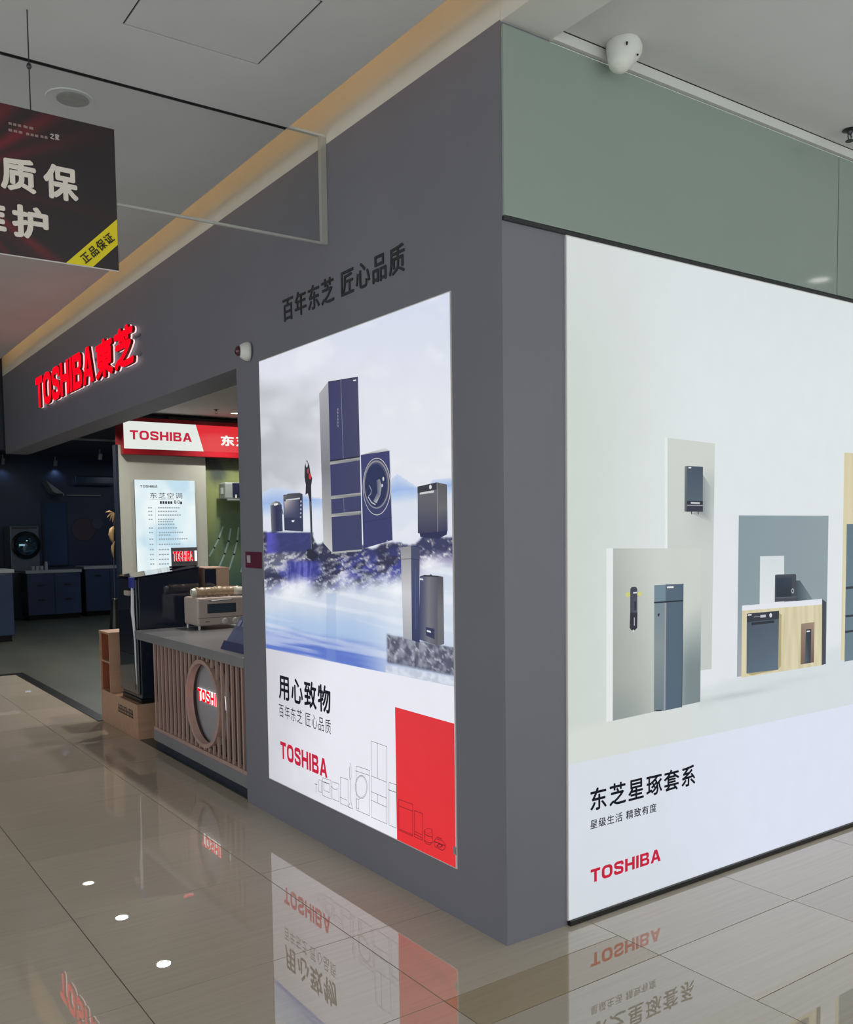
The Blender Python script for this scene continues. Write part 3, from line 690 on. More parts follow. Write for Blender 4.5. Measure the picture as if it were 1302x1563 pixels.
pic('pictured_kitchen_board', Bf, lb, [
    ('quad', [(1125.9, 786.6), (1262.9, 787.3), (1258.9, 1013.2), (1123, 1033)], lambda u, v: mixc(mixc((134, 152, 160), (142, 158, 164), u), mixc((164, 168, 176), (150, 166, 172), u), ss(.45, 1, v)), 8, 8),
    ('quad', [(1158.4, 849.1), (1195, 848.2), (1195, 924), (1157.5, 925)], vgrad((214, 221, 224), (224, 230, 232)), 2, 2),
    ('poly', [(1212, 886), (1219, 886), (1240, 917), (1212, 921)], [(56, 70, 84), (76, 92, 104), (120, 138, 146), (50, 62, 76)]),
    ('poly', [(1252.5, 914), (1258.9, 919), (1258.2, 1013.2), (1251.3, 1015.3)], (64, 68, 80)),
    ('poly', [(1130.4, 924.3), (1252.5, 913.9), (1252.5, 922.8), (1130.4, 932.4)], (228, 231, 238)),
    ('quad', [(1130.4, 932), (1252.5, 922.5), (1251.7, 1015), (1129, 1034)], lambda u, v: mixc((206, 196, 160), (222, 214, 180), .5+.9*fbm(u*26, v*1.5+math.floor(u*9)*3.1, 2)), 40, 8),
    ('poly', [(1220.2, 951.9), (1240.8, 949.3), (1239.9, 1010.6), (1219.4, 1014.1)], [(150, 128, 110), (160, 138, 120), (104, 84, 74), (120, 98, 84)]),
    ('poly', [(1227.5, 960.5), (1235.8, 959.7), (1234.7, 1011.5), (1225.8, 1012.9)], [(52, 60, 72), (44, 50, 62), (50, 58, 70), (84, 98, 112)]),
    ('line', [(1229, 963.6), (1233, 963.2)], .006, (230, 232, 234))], lay=14)
pic('pictured_dishwasher', Bf, lb, [
    ('poly', [(1186, 935), (1190, 938), (1189, 1016), (1184.6, 1021.9), (1145, 1030), (1137, 1028)], (176, 162, 122)),
    ('quad', [(1136.8, 936.4), (1186, 932), (1184.6, 1021.9), (1136.3, 1027.4)], lambda u, v: mixc((70, 82, 98), (92, 110, 126), v*.8+.2*u), 2, 4),
    ('poly', [(1136.8, 936.4), (1186, 932), (1185.7, 944.5), (1136.6, 949.5)], (44, 50, 64)),
    ('poly', [(1143.7, 950), (1178.2, 946.6), (1178.2, 950.3), (1143.7, 954)], (34, 38, 50)),
    ('poly', [(1137.8, 937.6), (1143.6, 937), (1143.6, 939), (1137.8, 939.6)], (230, 232, 236)),
    ('ell', (1172.8, 938.8), 2.0, 3.3, (214, 218, 224)), ('line', [(1158, 940.4), (1164, 939.9)], .011, (190, 196, 204)), ('line', [(1147, 941.4), (1156, 940.6)], .003, (140, 146, 156))], lay=24)
pic('pictured_oven', Bf, lb, [
    ('poly', [(1180, 878), (1181.5, 876.9), (1211, 876), (1212.3, 878), (1212.3, 916.5), (1179.5, 918.7)], (64, 68, 80)),
    ('poly', [(1181.8, 882), (1206, 881.2), (1205, 910.3), (1181.8, 911.2)], [(40, 52, 70), (46, 60, 78), (34, 42, 56), (34, 42, 58)]),
    ('line', [(1180.5, 912.6), (1212, 910.8)], .004, (96, 100, 112)), ('ell', (1206.6, 901.8), 2.1, 3.8, (176, 180, 188), True, 24, .6)], lay=24)
q0 = Bf.px(1287.8, 691); q1 = Bf.px(1280.7, 1008.5); q2 = Bf.px(1290.8, 800); q3 = Bf.px(1286.8, 1009.7)
wz = q1[1]; ft = q2[1]; fx = (q2[0]+q3[0])/2; wx = (q0[0]+q1[0])/2
fo = [('quad', [(wx, q0[1]), (wx+.62, q0[1]), (wx+.62, wz), (wx, wz)], lambda u, v: mixc((208, 198, 160), (222, 215, 182), .5+.9*fbm(u*18, v*1.2+math.floor(u*7)*2.3, 2)), 30, 8, False),
      ('quad', [(fx, ft), (fx+.5, ft), (fx+.5, q3[1]), (fx, q3[1])], lambda u, v: mixc((96, 118, 132), (104, 126, 140), v), 2, 3, False)]
for yy, dz in ((897, .012), (940, .011), (963.6, .011)):
    zz = Bf.px(1295, yy)[1]; fo.append(('poly', [(fx, zz+dz/2), (fx+.5, zz+dz/2), (fx+.5, zz-dz/2), (fx, zz-dz/2)], (44, 54, 66), False))
pic('pictured_refrigerator', Bf, lb, fo, lay=14)
lettering('东芝星琢套系', Bf, (900, 1239), (1060.3, 1165.5), 'ink_black', lb, bold=.018, lift=.003)
lettering('星级生活 精致有度', Bf, (900, 1266), (1000.9, 1225), 'ink_grey', lb, bold=.006, lift=.003)
lettering('TOSHIBA', Bf, (900.7, 1347.8), (1007.7, 1294.2), 'ink_red', lb, logo=True, lift=.003, part='letter')

# painted glass above it
tag(B('painted_glass_panel', 'painted_glass', 0.002, 2.028, -.012, 0, 2.583, 3.214, None, .0015), 'large grey-green painted glass panel at the wall corner above white poster', 'glass panel', 'painted glass above the poster')
tag(B('painted_glass_panel', 'painted_glass', 2.034, 5.0, -.012, 0, 2.583, 3.214, None, .0015), 'grey-green painted glass panel at right edge beyond the vertical seam', 'glass panel', 'painted glass above the poster')

# ================================================================== FASCIA SIGN
sg = thing('channel_letter_sign', 'glowing red channel letters TOSHIBA and two Chinese characters on grey fascia', 'sign', (0, 5.1, 2.65))
Al = Surf('A', -.016)
mat('red_side', (120, 14, 22), .4, .03)
for txt_, bl_, tr_, kw in (('TOSHIBA', (61, 625), (147, 525), dict(logo=True, part='letter', gap=.09)), ('東芝', (152.7, 583), (209, 490), dict(bold=.042, part='character'))):
    fr_ = lettering(txt_, Al, bl_, tr_, ('red_face', 'red_side'), sg, depth=.020, lift=.010, **kw)
    kw['part'] = 'lit_back_edge'
    bk_ = lettering(txt_, Al, bl_, tr_, ('red_return', 'red_return'), sg, depth=.006, lift=.0, **kw)
    for f_, b_ in zip(fr_, bk_): b_.parent = f_
MB().box(-.0155, 0, 3.8, 6.4, 2.72, 2.735).box(-.0155, 0, 3.8, 6.4, 2.85, 2.865).build('mounting_rail', 'grey_paint', sg)

# alarm dome on the fascia
al = thing('alarm_dome', 'small white round alarm dome with dark red lens on grey wall', 'alarm', (0, 2.085, 2.46))
MB().lathe([(.048, 0), (.05, .012), (.046, .03), (.034, .05), (.028, .054)], (0, 2.07, 2.46), (-1, .25, 0), 28).build('housing', 'white_plastic', al, smooth=True)
MB().lathe([(.028, 0), (.026, .012), (.016, .022), (.0, .026)], (-.0535, 2.083, 2.46), (-1, .25, 0), 24).build('lens', 'lens_red', al, smooth=True)
st = thing('wall_sticker', 'small maroon sticker on grey pillar beside the poster edge', 'sticker', (0, 2.09, 1.317))
B('sheet', 'maroon', -.002, 0, 1.985, 2.19, 1.317, 1.404, st)
B('printed_patch', 'pale_sticker', -.003, -.002, 2.125, 2.168, 1.345, 1.385, st)

# ================================================================== GLASS SMOKE CURTAIN
gc = thing('glass_smoke_curtain', 'clear glass sheet hanging from ceiling groove out from the grey fascia', 'glass panel', (-1.5, 1.222, 2.80))
B('glass_pane', 'clear_glass', -3.4, -.028, 1.2185, 1.2265, 2.80, 3.262, gc)
B('bottom_trim', 'pale_metal', -3.4, -.004, 1.216, 1.228, 2.793, 2.802, gc)
B('wall_channel', 'pale_metal', -.03, -.001, 1.211, 1.233, 2.795, 3.262, gc)
B('top_rail', 'white_paint', -.186, -.002, 1.212, 1.232, 3.262, 3.272, gc)

# ================================================================== HANGING SIGN
YS = .874
hs = thing('hanging_sign', 'black and red hanging board with white Chinese lettering and yellow corner', 'sign', (-1.5, YS, 2.44))
hx0, hx1, hz0, hz1 = -1.96, -1.046, 2.442, 2.934
B('board', 'sign_edge', hx0, hx1, YS-.0, YS+.006, hz0, hz1, hs)
Sf = Surf('B', YS-.001)
def signcol(u, v):
    x, y = u-.40, (v-.55)*.6; a = math.atan2(y, x); r = math.hypot(x, y)
    s = max(0, fbm(a*2.6, 2.0, 3)+.12)*ss(.05, .2, r)*ss(.78, .25, r); c = mixc((34, 24, 28), (150, 22, 36), 1.35*s)
    return mixc(c, (112, 16, 28), .5*math.exp(-(r/.22)**2))
Print(Sf).quad([(hx0, hz1), (hx1, hz1), (hx1, hz0+.003), (hx0, hz0+.003)], signcol, 90, 50, px=False).build('printed_face', 'paper_print', hs)
mat('sign_white', (226, 214, 206), .5, .02); mat('sign_yellow', (226, 206, 20), .5, .02); mat('sign_dark', (48, 34, 20), .5, .02)
lettering('质', Sf, (1, 288), (54, 247), 'sign_white', hs, bold=.038, lift=.002)
lettering('保', Sf, (67, 301), (118, 258), 'sign_white', hs, bold=.038, lift=.002)
lettering('护', Sf, (19, 361), (73, 320), 'sign_white', hs, bold=.038, lift=.002)
lettering('维', Sf, (-47, 349), (8, 306), 'sign_white', hs, bold=.038, lift=.002)
c1, c2, c3, c4 = Sf.px(101, 404), Sf.px(179.5, 335), Sf.px(182, 374), Sf.px(142, 409)
MB().prism([(c1[0], hz0+.003), (hx1-.001, c2[1]), (hx1-.001, c3[1]), (c4[0], hz0+.003)], YS-.0022, YS-.0016, 'y').build('yellow_corner_band', 'sign_yellow', hs)
a0 = Sf.px(131, 404); b0_ = Sf.px(177, 366); ang = math.atan2(b0_[1]-a0[1], b0_[0]-a0[0]); ln = math.hypot(b0_[0]-a0[0], b0_[1]-a0[1])
lettering('正品保证', Sf, a0, (a0[0]+ln*.98, a0[1]+ln*.23), 'sign_dark', hs, px=False, bold=.02, lift=.003, rot=ang, origin=a0)
lettering('之家', Sf, (76, 212), (90, 206), 'sign_white', hs, bold=.01, lift=.002)
mat('sign_dim', (140, 116, 112), .6, .1)
for k, (x0, x1, yy) in enumerate(((13, 34, 188), (36, 53, 193), (13, 36, 198), (40, 60, 204), (62, 74, 208))):
    a_, b_ = Sf.px(x0, yy+2.0), Sf.px(x1, yy+1.0+.2*(x1-x0)-4)
    m_ = MB()
    nn = max(2, int((x1-x0)/6))
    for i in range(nn):
        s0 = a_[0]+(b_[0]-a_[0])*i/nn; m_.box(s0, s0+(b_[0]-a_[0])/nn*.7, YS-.0022, YS-.0014, a_[1], a_[1]+.008)
    o = m_.build('small_print', 'sign_dim', hs); o['kind'] = 'stuff'
for x in (-1.322, -1.70):
    MB().tube([(x, YS+.003, 2.93), (x, YS+.003, 3.05), (x+.001, YS+.003, ZC)], .0022, 6).build('hanging_wire', 'dark_metal', hs)
    MB().lathe([(.006, 0), (.009, .006), (.006, .016)], (x, YS+.003, 3.07), (0, 0, 1), 10).build('wire_clip', 'dark_metal', hs)

# ================================================================== CEILING FITTINGS
cs_ = thing('ceiling_speaker', 'round recessed speaker grille in grey ceiling above the hanging sign', 'speaker', (-1.04, 1.449, ZC))
MB().lathe([(.062, -.001), (.09, -.004), (.092, .0), (.092, .012), (.062, .012)], (-1.04, 1.449, ZC), (0, 0, 1), 36).build('rim', 'ceiling_paint', cs_, smooth=False)
MB().lathe([(.062, 0), (.062, .004)], (-1.03, 1.447, ZC-.006), (0, 0, 1), 32).build('grille', 'grey_grille', cs_)
dv = thing('ceiling_siren', 'cone-shaped white siren under the right ceiling above the glass', 'siren', (.50, -.09, 3.18))
c0 = Vector((.52, -.085, 3.262)); ax = Vector((-.10, -.02, -.2)).normalized()
MB().lathe([(.05, 0), (.064, .008), (.067, .022), (.060, .045), (.046, .08), (.037, .104), (.026, .116), (.012, .122), (.0, .124)], c0, ax, 28).build('housing', 'white_plastic', dv, smooth=True)
MB().lathe([(.03, -.012), (.04, .0), (.04, .004)], c0, ax, 20).build('mount', 'white_plastic', dv)
for a, h in ((2.2, .055), (3.9, .03), (5.2, .06)):
    q = c0+ax*h+Vector((.055*math.cos(a), -.052, .01*math.sin(a)))
    MB().lathe([(.004, 0), (.003, .004)], q, (0, -1, 0), 8).build('vent_hole', 'dark_gap', dv)
def sprinkler(label, x, y, z):
    s = thing('sprinkler_head', label, 'sprinkler', (x, y, z-.05))
    MB().lathe([(.03, 0), (.032, -.004), (.012, -.008), (.009, -.02)], (x, y, z), (0, 0, 1), 18).build('rose', 'dark_metal', s)
    MB().tube([(x-.009, y, z-.02), (x-.014, y, z-.03), (x-.006, y, z-.045)], .003, 6).build('arm', 'dark_metal', s)
    MB().tube([(x+.009, y, z-.02), (x+.014, y, z-.03), (x+.006, y, z-.045)], .003, 6).build('arm', 'dark_metal', s)
    MB().lathe([(.018, 0), (.017, .003)], (x, y, z-.05), (0, 0, 1), 16).build('deflector', 'dark_metal', s)
q = onz(1297, 198, 3.262); sprinkler('dark metal sprinkler head in the right ceiling at the picture edge', q.x, q.y, 3.262)
q = onz(330, 625, ZS); sprinkler('small dark sprinkler head in shop ceiling above red header sign', q.x, q.y, ZS)

def downlight(label, x, y, z, r, power, m='lamp_disc', col=(1, .96, .88), group=None, spread=2.4):
    d = thing('downlight', label, 'downlight', (x, y, z), group)
    MB().lathe([(r, 0), (r*1.28, -.002), (r*1.3, -.006), (r*1.02, -.009), (r, -.004)], (x, y, z), (0, 0, 1), 28).build('trim_ring', 'white_plastic', d)
    MB().lathe([(r, 0), (r, .002)], (x, y, z-.004), (0, 0, 1), 28).build('lens', m, d)
    if power:
        ld_ = bpy.data.lights.new('downlight_lamp', 'AREA'); ld_.shape = 'DISK'; ld_.size = r*2; ld_.energy = power; ld_.color = col; ld_.spread = spread
        lo = bpy.data.objects.new('lamp', ld_); COL.objects.link(lo); lo.parent = d; lo.location = (0, 0, -.014)
for px_, py_, lab, pw in ((250, 1473, 'white round downlight in shop ceiling, the one its floor reflection shows nearest', 17), (186, 1402, 'white round downlight in shop ceiling, middle of the three mirrored in the floor', 13), (135, 1349, 'white round downlight in shop ceiling, mirrored farthest back in the floor', 30)):
    P_ = onz(px_, py_, 0); d = ray(px_, py_); d = Vector((d.x, d.y, -d.z))
    q = P_+d*(ZS/d.z); downlight(lab, q.x, q.y, ZS, .07, pw, group='shop downlights')
q = onz(359, 630, ZS); downlight('white round downlight in shop ceiling beside the sprinkler head', q.x, q.y, ZS, .055, 15, group='shop downlights')
for x_, y_, l_ in ((2.2, 12.4, 'added white round downlight in the dark showroom ceiling, nearer the partition'), (4.2, 12.4, 'added white round downlight in the dark showroom ceiling behind the partition')):  # lamps added to lift the dark showroom
    downlight(l_, x_, y_, ZS, .05, 16, 'lamp_dim', (.8, .9, 1), 'added showroom downlights', 3.1)
for x_, y_ in ((1.01, 5.2), (1.01, 3.8), (3.0, 6.6), (3.0, 5.0), (3.0, 3.4)):  # unseen lamps added to brighten the shop; one row continues the mirrored lamps
    downlight('unseen white round downlight added in shop ceiling behind the fascia', x_, y_, ZS, .07, 16, group='added shop downlights')
P_ = CAM.copy(); d = ray(1251, 426); P_ = CAM+d*((-.012-CAM.y)/d.y); d = Vector((d.x, -d.y, d.z)); q = P_+d*((3.262-P_.z)/d.z)
downlight('warm round downlight in right ceiling, mirrored by the painted glass', q.x, q.y, 3.262, .07, 10, 'lamp_disc', (1, .86, .6))

# ================================================================== COUNTER WITH SLATS
ct = thing('slatted_counter', 'grey topped counter with vertical wooden slats and round red-lit logo', 'counter', (.4, 3.1, 0))
ZT_ = .812
B('countertop', 'counter_grey', .0, .76, 2.26, 4.165, ZT_-.06, ZT_, ct, .003)
B('back_panel', 'dark_back', .098, .118, 2.26, 3.86, .12, ZT_-.06, ct)
B('end_panel', 'counter_grey', .065, .74, 3.845, 3.87, 0.07, ZT_-.06, ct)
B('base', 'counter_grey', .02, .74, 2.26, 3.87, .062, .135, ct)
B('kick_strip', 'navy_dark', .035, .74, 2.26, 3.87, .0, .062, ct)
B('bottom_rail', 'slat_wood', .022, .07, 2.26, 3.865, .135, .158, ct)
CY, CZ, CR = 2.945, .452, .275
k = 0; y = 2.285
while y < 3.86:
    h = CR*CR-(y-CY)**2
    spans = [(.158, ZT_-.06)] if h <= 0 else [(.158, CZ-math.sqrt(h)), (CZ+math.sqrt(h), ZT_-.06)]
    for z0, z1 in spans:
        if z1-z0 > .01: B('slat', 'slat_wood', .030, .044, y-.009, y+.009, z0, z1, ct)
    y += .0745
ring = MB()
nseg = 56
for i in range(nseg):
    a0_, a1_ = 2*math.pi*i/nseg, 2*math.pi*(i+1)/nseg
    P4 = []
    for a in (a0_, a1_):
        for (rr, xx) in ((CR, .018), (CR-.025, .018), (CR-.025, .060), (CR, .060)): P4.append((xx, CY+rr*math.cos(a), CZ+rr*math.sin(a)))
    ring.add(P4, [(0, 1, 5, 4), (1, 2, 6, 5), (2, 3, 7, 6), (3, 0, 4, 7)])
ring.build('logo_ring', 'slat_wood', ct)
disc = MB().lathe([(CR-.002, 0), (CR-.002, .008)], (.0975, CY, CZ), (-1, 0, 0), 48).build('logo_disc', 'disc_grey', ct)
Ad = Surf('A', .0895)
sA = -(CY+.225); wA = .45
for o in lettering('TOSHIBA', Ad, (sA, .437), (sA+wA, .517), ('red_face', 'white_edge_glow'), disc, px=False, logo=True, depth=.010, lift=0, part='letter', gap=.09): pass

# leaflet wedge, toaster oven, wrapped roll, brown box on the counter
lf = thing('leaflet_stand', 'tilted blue-grey leaflet board on counter against the pillar', 'leaflet stand', (.15, 2.57, ZT_))
MB().prism([(.075, ZT_+.0015), (.22, ZT_+.0015), (.215, ZT_+.185), (.205, ZT_+.19)], 2.37, 2.74, 'y').build('wedge', 'leaflet_blue', lf, .003)
mat('leaflet_ink', (150, 156, 186), .4, .1); mat('leaflet_base', (72, 76, 112), .35, .08)
MB().prism([(.066, ZT_+.0015), (.0735, ZT_+.0015), (.094, ZT_+.05), (.090, ZT_+.05)], 2.37, 2.74, 'y').build('base_band', 'leaflet_base', lf)
for i in range(5):
    y = 2.69-.065*i
    t0 = .135; x0_ = .075+(.205-.075)*t0/.19
    MB().prism([(x0_-.006, ZT_+t0), (x0_-.003, ZT_+t0), (x0_+.017, ZT_+t0+.032), (x0_+.014, ZT_+t0+.032)], y-.02, y+.02, 'y').build('raised_mark', 'leaflet_ink', lf)
to = thing('toaster_oven', 'cream toaster oven with window and two dials on the grey counter', 'oven', (.53, 3.95, ZT_))
tx0, tx1, ty0, ty1, tz0, tz1 = .35, .72, 3.83, 4.10, ZT_+.03, ZT_+.232
B('body', 'toaster_cream', tx0, tx1, ty0, ty1, tz0, tz1, to, .014)
B('control_seam', 'dark_metal', tx0+.004, tx1-.004, ty0-.001, ty0+.002, tz0+.055, tz0+.058, to)
wd = B('window_frame', 'charcoal_vinyl', tx0+.075, tx1-.075, ty0-.004, ty0+.004, tz0+.088, tz0+.157, to, .003)
B('window_glass', 'oven_glass', tx0+.082, tx1-.082, ty0-.006, ty0-.003, tz0+.094, tz0+.151, wd)
MB().tube([(tx0+.09, ty0, tz0+.178), (tx0+.095, ty0-.022, tz0+.178), (tx1-.115, ty0-.022, tz0+.183), (tx1-.11, ty0, tz0+.183)], .006, 10).build('handle', 'chrome', to)
for kx in (.205, .285):
    kn = MB().lathe([(.021, 0), (.020, .014), (.018, .016)], (tx0+kx, ty0+.001, tz0+.028), (0, -1, 0), 24).build('dial', 'dial_white', to)
    B('pointer', 'pale_metal', tx0+kx-.003, tx0+kx+.003, ty0-.019, ty0-.012, tz0+.014, tz0+.042, kn)
B('name_plate', 'dark_metal', tx0+.055, tx0+.09, ty0-.0015, ty0+.001, tz0+.026, tz0+.031, to)
for fx_, fy_ in ((tx0+.02, ty0+.02), (tx1-.02, ty0+.02), (tx0+.02, ty1-.02), (tx1-.02, ty1-.02)):
    MB().lathe([(.007, 0), (.010, .03)], (fx_, fy_, ZT_), (0, 0, 1), 12).build('foot', 'white_plastic', to)
rl = thing('wrapped_roll', 'brown roll in crinkled clear film lying on the toaster oven', 'roll', (.53, 3.92, tz1))
MB().tube([(.375+.012*i, 3.92+.002*math.sin(i*1.3), tz1+.038+.002*math.sin(i*2.1)) for i in range(29)], [.034+.002*math.sin(i*1.7) for i in range(29)], 20).build('roll', 'film_wrap', rl, smooth=True)
MB().tube([(.345, 3.92, tz1+.033), (.376, 3.92, tz1+.036)], .03, 18).build('end_cap', 'clear_film', rl)
MB().tube([(.66, 3.915, tz1+.037), (.70, 3.91, tz1+.034), (.735, 3.90, tz1+.036), (.76, 3.89, tz1+.036)], [.034, .034, .028, .016], 14).build('loose_film', 'clear_film', rl, smooth=True)
bb = thing('wooden_cube_case', 'brown box case with dark glass front standing behind the toaster oven', 'box', (.67, 4.3, ZT_))
B('case', 'brown_box', .565, .757, 4.2, 4.52, ZT_-.08, 1.246, bb, .003)
B('glass_front', 'black_gloss', .558, .648, 4.194, 4.199, ZT_+.1, 1.236, bb)
B('leg_block', 'brown_box', .585, .737, 4.22, 4.50, .0, ZT_-.08, bb)

# ================================================================== WOODEN STAND + BLACK APPLIANCE
ws = thing('wooden_display_stand', 'light wooden plinth with shelf column at the shop edge', 'display stand', (.25, 4.63, 0))
B('plinth', 'wood_light', .008, .55, 4.186, 5.065, .0, .262, ws, .003)
B('side_panel', 'wood_light', .008, .36, 4.835, 4.85, .262, .722, ws)
B('side_panel', 'wood_light', .008, .36, 5.085, 5.10, .262, .722, ws)
B('top_panel', 'wood_light', .006, .36, 4.832, 5.103, .722, .738, ws)
B('shelf', 'wood_light', .010, .35, 4.85, 5.085, .492, .506, ws)
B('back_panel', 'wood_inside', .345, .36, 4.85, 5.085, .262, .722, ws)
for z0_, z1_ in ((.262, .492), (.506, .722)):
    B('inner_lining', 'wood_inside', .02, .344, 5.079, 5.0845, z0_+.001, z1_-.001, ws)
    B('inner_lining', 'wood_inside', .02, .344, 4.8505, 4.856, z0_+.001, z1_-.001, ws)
B('side_foot', 'wood_light', .008, .36, 5.066, 5.10, .0, .262, ws)
ink_ = MB()
A3 = Surf('A', .008)
pq0, pq1 = A3.px(180.5, 1081), A3.px(204, 1099)
for i in range(7):
    s0 = pq0[0]+(pq1[0]-pq0[0])*i/7; wdt = (pq1[0]-pq0[0])/7*.85
    z0 = .145
    for (u0_, u1_, v0_, v1_) in ((0, 1, .85, 1), (0, 1, .42, .56), (.1, .25, 0, 1), (.72, .88, 0, 1), (0, 1, 0, .13))[(0 if i % 2 else 1):]:
        p_a = A3.pos(s0+u0_*wdt, z0+v0_*.06, .0012); p_b = A3.pos(s0+u1_*wdt, z0+v1_*.06, .0)
        ink_.box(p_a[0], p_b[0], p_a[1], p_b[1], p_a[2], p_b[2])
o = ink_.build('lettering_strip', 'charcoal_vinyl', ws); o['kind'] = 'stuff'
cup = tag(MB().lathe([(.016, 0), (.022, .02), (.018, .045), (.012, .06)], (.07, 4.905, .262), (0, 0, 1), 16).build('jar', 'white_plastic', None, smooth=True), 'tiny white jar at the foot of the wooden shelf column', 'jar')

ba = thing('black_appliance', 'glossy black slant-topped appliance standing on the wooden plinth', 'appliance', (.27, 4.41, .262))
def top(x): return 1.192+.125*(x-.03)
MB().prism([(.05, .295), (.515, .295), (.515, top(.515)-.004), (.05, top(.05)-.004)], 4.205, 4.64, 'y').build('body', 'black_body', ba, .006)
MB().prism([(4.207, .33), (4.638, .33), (4.638, top(.03)-.01), (4.207, top(.03)-.01)], .03, .05, 'x').build('glass_door', 'black_gloss', ba, .007)
B('lower_window', 'smoke_glass', .026, .0305, 4.27, 4.60, .36, .62, ba, .002)
B('foot_strip', 'black_trim', .045, .52, 4.2, 4.645, .2625, .295, ba)
MB().prism([(.03, top(.03)-.003), (.52, top(.52)-.003), (.52, top(.52)+.004), (.03, top(.03)+.004)], 4.203, 4.642, 'y').build('glass_top', 'black_gloss', ba)
B('side_glass', 'black_gloss', .06, .51, 4.2005, 4.2045, .32, 1.17, ba)
sm = thing('small_lit_sign', 'small grey standing sign with red lit TOSHIBA letters on black appliance', 'sign', (.48, 4.47, top(.48)))
S5 = Surf('B', 4.46)
a_, b_ = S5.px(262, 836), S5.px(302, 862); zb = top(a_[0])+.006
MB().box(a_[0], b_[0], 4.46, 4.475, zb+.012, a_[1]).build('panel', 'sign_grey', sm)
B('foot', 'black_trim', a_[0]-.012, b_[0]-.01, 4.452, 4.492, zb-.0, zb+.013, sm)
lettering('TOSHIBA', S5, (264.5, 857), (294, 841), ('red_face', 'white_edge_glow'), sm, logo=True, depth=.006, lift=0, part='letter', gap=.07)
MB().box(S5.px(297, 846)[0], S5.px(299.5, 846)[0], 4.445, 4.46, S5.px(298, 856)[1], S5.px(298, 840.5)[1]).build('white_bar', 'white_edge_glow', sm)
cd_ = thing('cord_and_reflection', 'white cable with blue tag, its lower run a modelled reflection, on black appliance front', 'cable', (.02, 4.33, .40))
A6 = Surf('A', .006)
def ap(px, py): s, z = A6.px(px, py); return A6.pos(s, z)
MB().tube([ap(201, 884), ap(202, 905), ap(202.3, 935), ap(204.5, 958), ap(206.5, 985), ap(207.5, 1015), ap(209, 1045)], [.008, .010, .013, .009, .007, .006, .004], 8).build('cable', 'white_cord', cd_, smooth=True)  # lower run models a white streak reflected in the glossy door
a_ = ap(199, 897); B('tag', 'blue_tag', -.006, .020, a_[1]-.06, a_[1]+.005, a_[2], a_[2]+.075, cd_)
a_ = ap(191, 908); B('plug', 'toaster_cream', -.008, .018, a_[1]-.11, a_[1]-.01, a_[2], a_[2]+.036, cd_, .004)

# ================================================================== PARTITION AND HEADER SIGN
YP = 8.9; YH = 8.8
SP = Surf('B', YP)
px0 = SP.px(183, 760)[0]
struct(B('wall_partition', 'partition', px0, SP.px(315, 760)[0], YP, YP+.12, 0, 2.6))
struct(B('wall_partition_edge', 'navy_dark', px0-.03, px0-.001, YP+.01, YP+.13, 0, 2.6))
hd = thing('header_sign', 'red and white header sign reading TOSHIBA over shop partition', 'sign', (2.3, YP, 2.48))
SH = Surf('B', YH)
h0 = SH.px(187, 660)[0]; hzT, hzB = 2.881, 2.550
B('box', 'red_box', h0, 4.9, YH, YH+.30, 2.482, 2.93, hd, .004)
pw = Print(SH); pw.n = 3
hA, hB, hC, hD = SH.px(187.5, 642.7), SH.px(298.6, 648.9), SH.px(310.9, 688.8), SH.px(188.4, 683.8)
pw.poly([(h0+.012, hzT), (hB[0], hzT), (hC[0], hzB), (h0+.012, hzB)], (226, 232, 226), px=False).build('white_face', 'film_store', hd)
pr = Print(SH); pr.n = 3; pr.poly([(hB[0], hzT), (4.89, hzT), (4.89, hzB), (hC[0], hzB)], (222, 46, 54), px=False).build('red_face', 'film_store', hd)
lettering('TOSHIBA', SH, (198.2, 670.4), (292.5, 661.2), 'ink_red', hd, logo=True, lift=.003, part='letter')
glow('ink_white', (246, 244, 240), 1.0)
lettering('东芝', SH, (337, 680.5), (381, 666.5), 'ink_white', hd, bold=.04, lift=.003)
tag(B('dark_slot', 'black_trim', SH.px(258, 641)[0], 4.9, YH+.02, YH+.28, 2.932, 2.965, None), 'black linear slot on top of the red header sign', 'trim strip')

tp = thing('timeline_poster', 'pale blue lit poster headed with Chinese title and a timeline', 'poster', (1.9, YP, 1.03))
SQ = Surf('B', YP-.022)
tl_, br_ = SQ.px(205, 732), SQ.px(301, 871)
B('frame', 'dark_metal', tl_[0], br_[0], YP-.02, YP, br_[1], tl_[1], tp)
pt = Print(SQ)
pt.quad([(tl_[0], tl_[1]), (br_[0], tl_[1]), (br_[0], br_[1]+.003), (tl_[0], br_[1]+.003)], lambda u, v: mixc(mixc((218, 236, 242), (236, 245, 246), ss(-.2, .4, fbm(u*2.2, v*3, 3))), (176, 212, 232), .7*ss(.0, .5, fbm(u*2+5, v*2.4, 3))), 16, 20, px=False).build('lit_sheet', 'film_store', tp)
glow('ink_teal', (92, 100, 104), 1.0); glow('ink_pale', (150, 166, 172), 1.0)
lettering('TOSHIBA', SQ, (213.7, 744.2), (240.3, 740.6), 'ink_teal', tp, logo=True, lift=.002, part='letter')
lettering('东芝空调', SQ, (229, 760.5), (278, 752.5), 'ink_grey', tp, bold=0, lift=.002)
lettering('80', SQ, (265.5, 769), (274.5, 763.5), 'ink_grey', tp, bold=.01, lift=.002)
def dashes(x0, x1, yy, h, m, nm):
    a_, b_ = SQ.px(x0, yy), SQ.px(x1, yy); n_ = max(1, int((x1-x0)/3.4)); mb = MB()
    for i in range(n_):
        s0 = a_[0]+(b_[0]-a_[0])*i/n_; mb.box(s0, s0+(b_[0]-a_[0])/n_*.72, YP-.0232, YP-.0226, a_[1]-h/2, a_[1]+h/2)
    o = mb.build(nm, m, tp); o['kind'] = 'stuff'
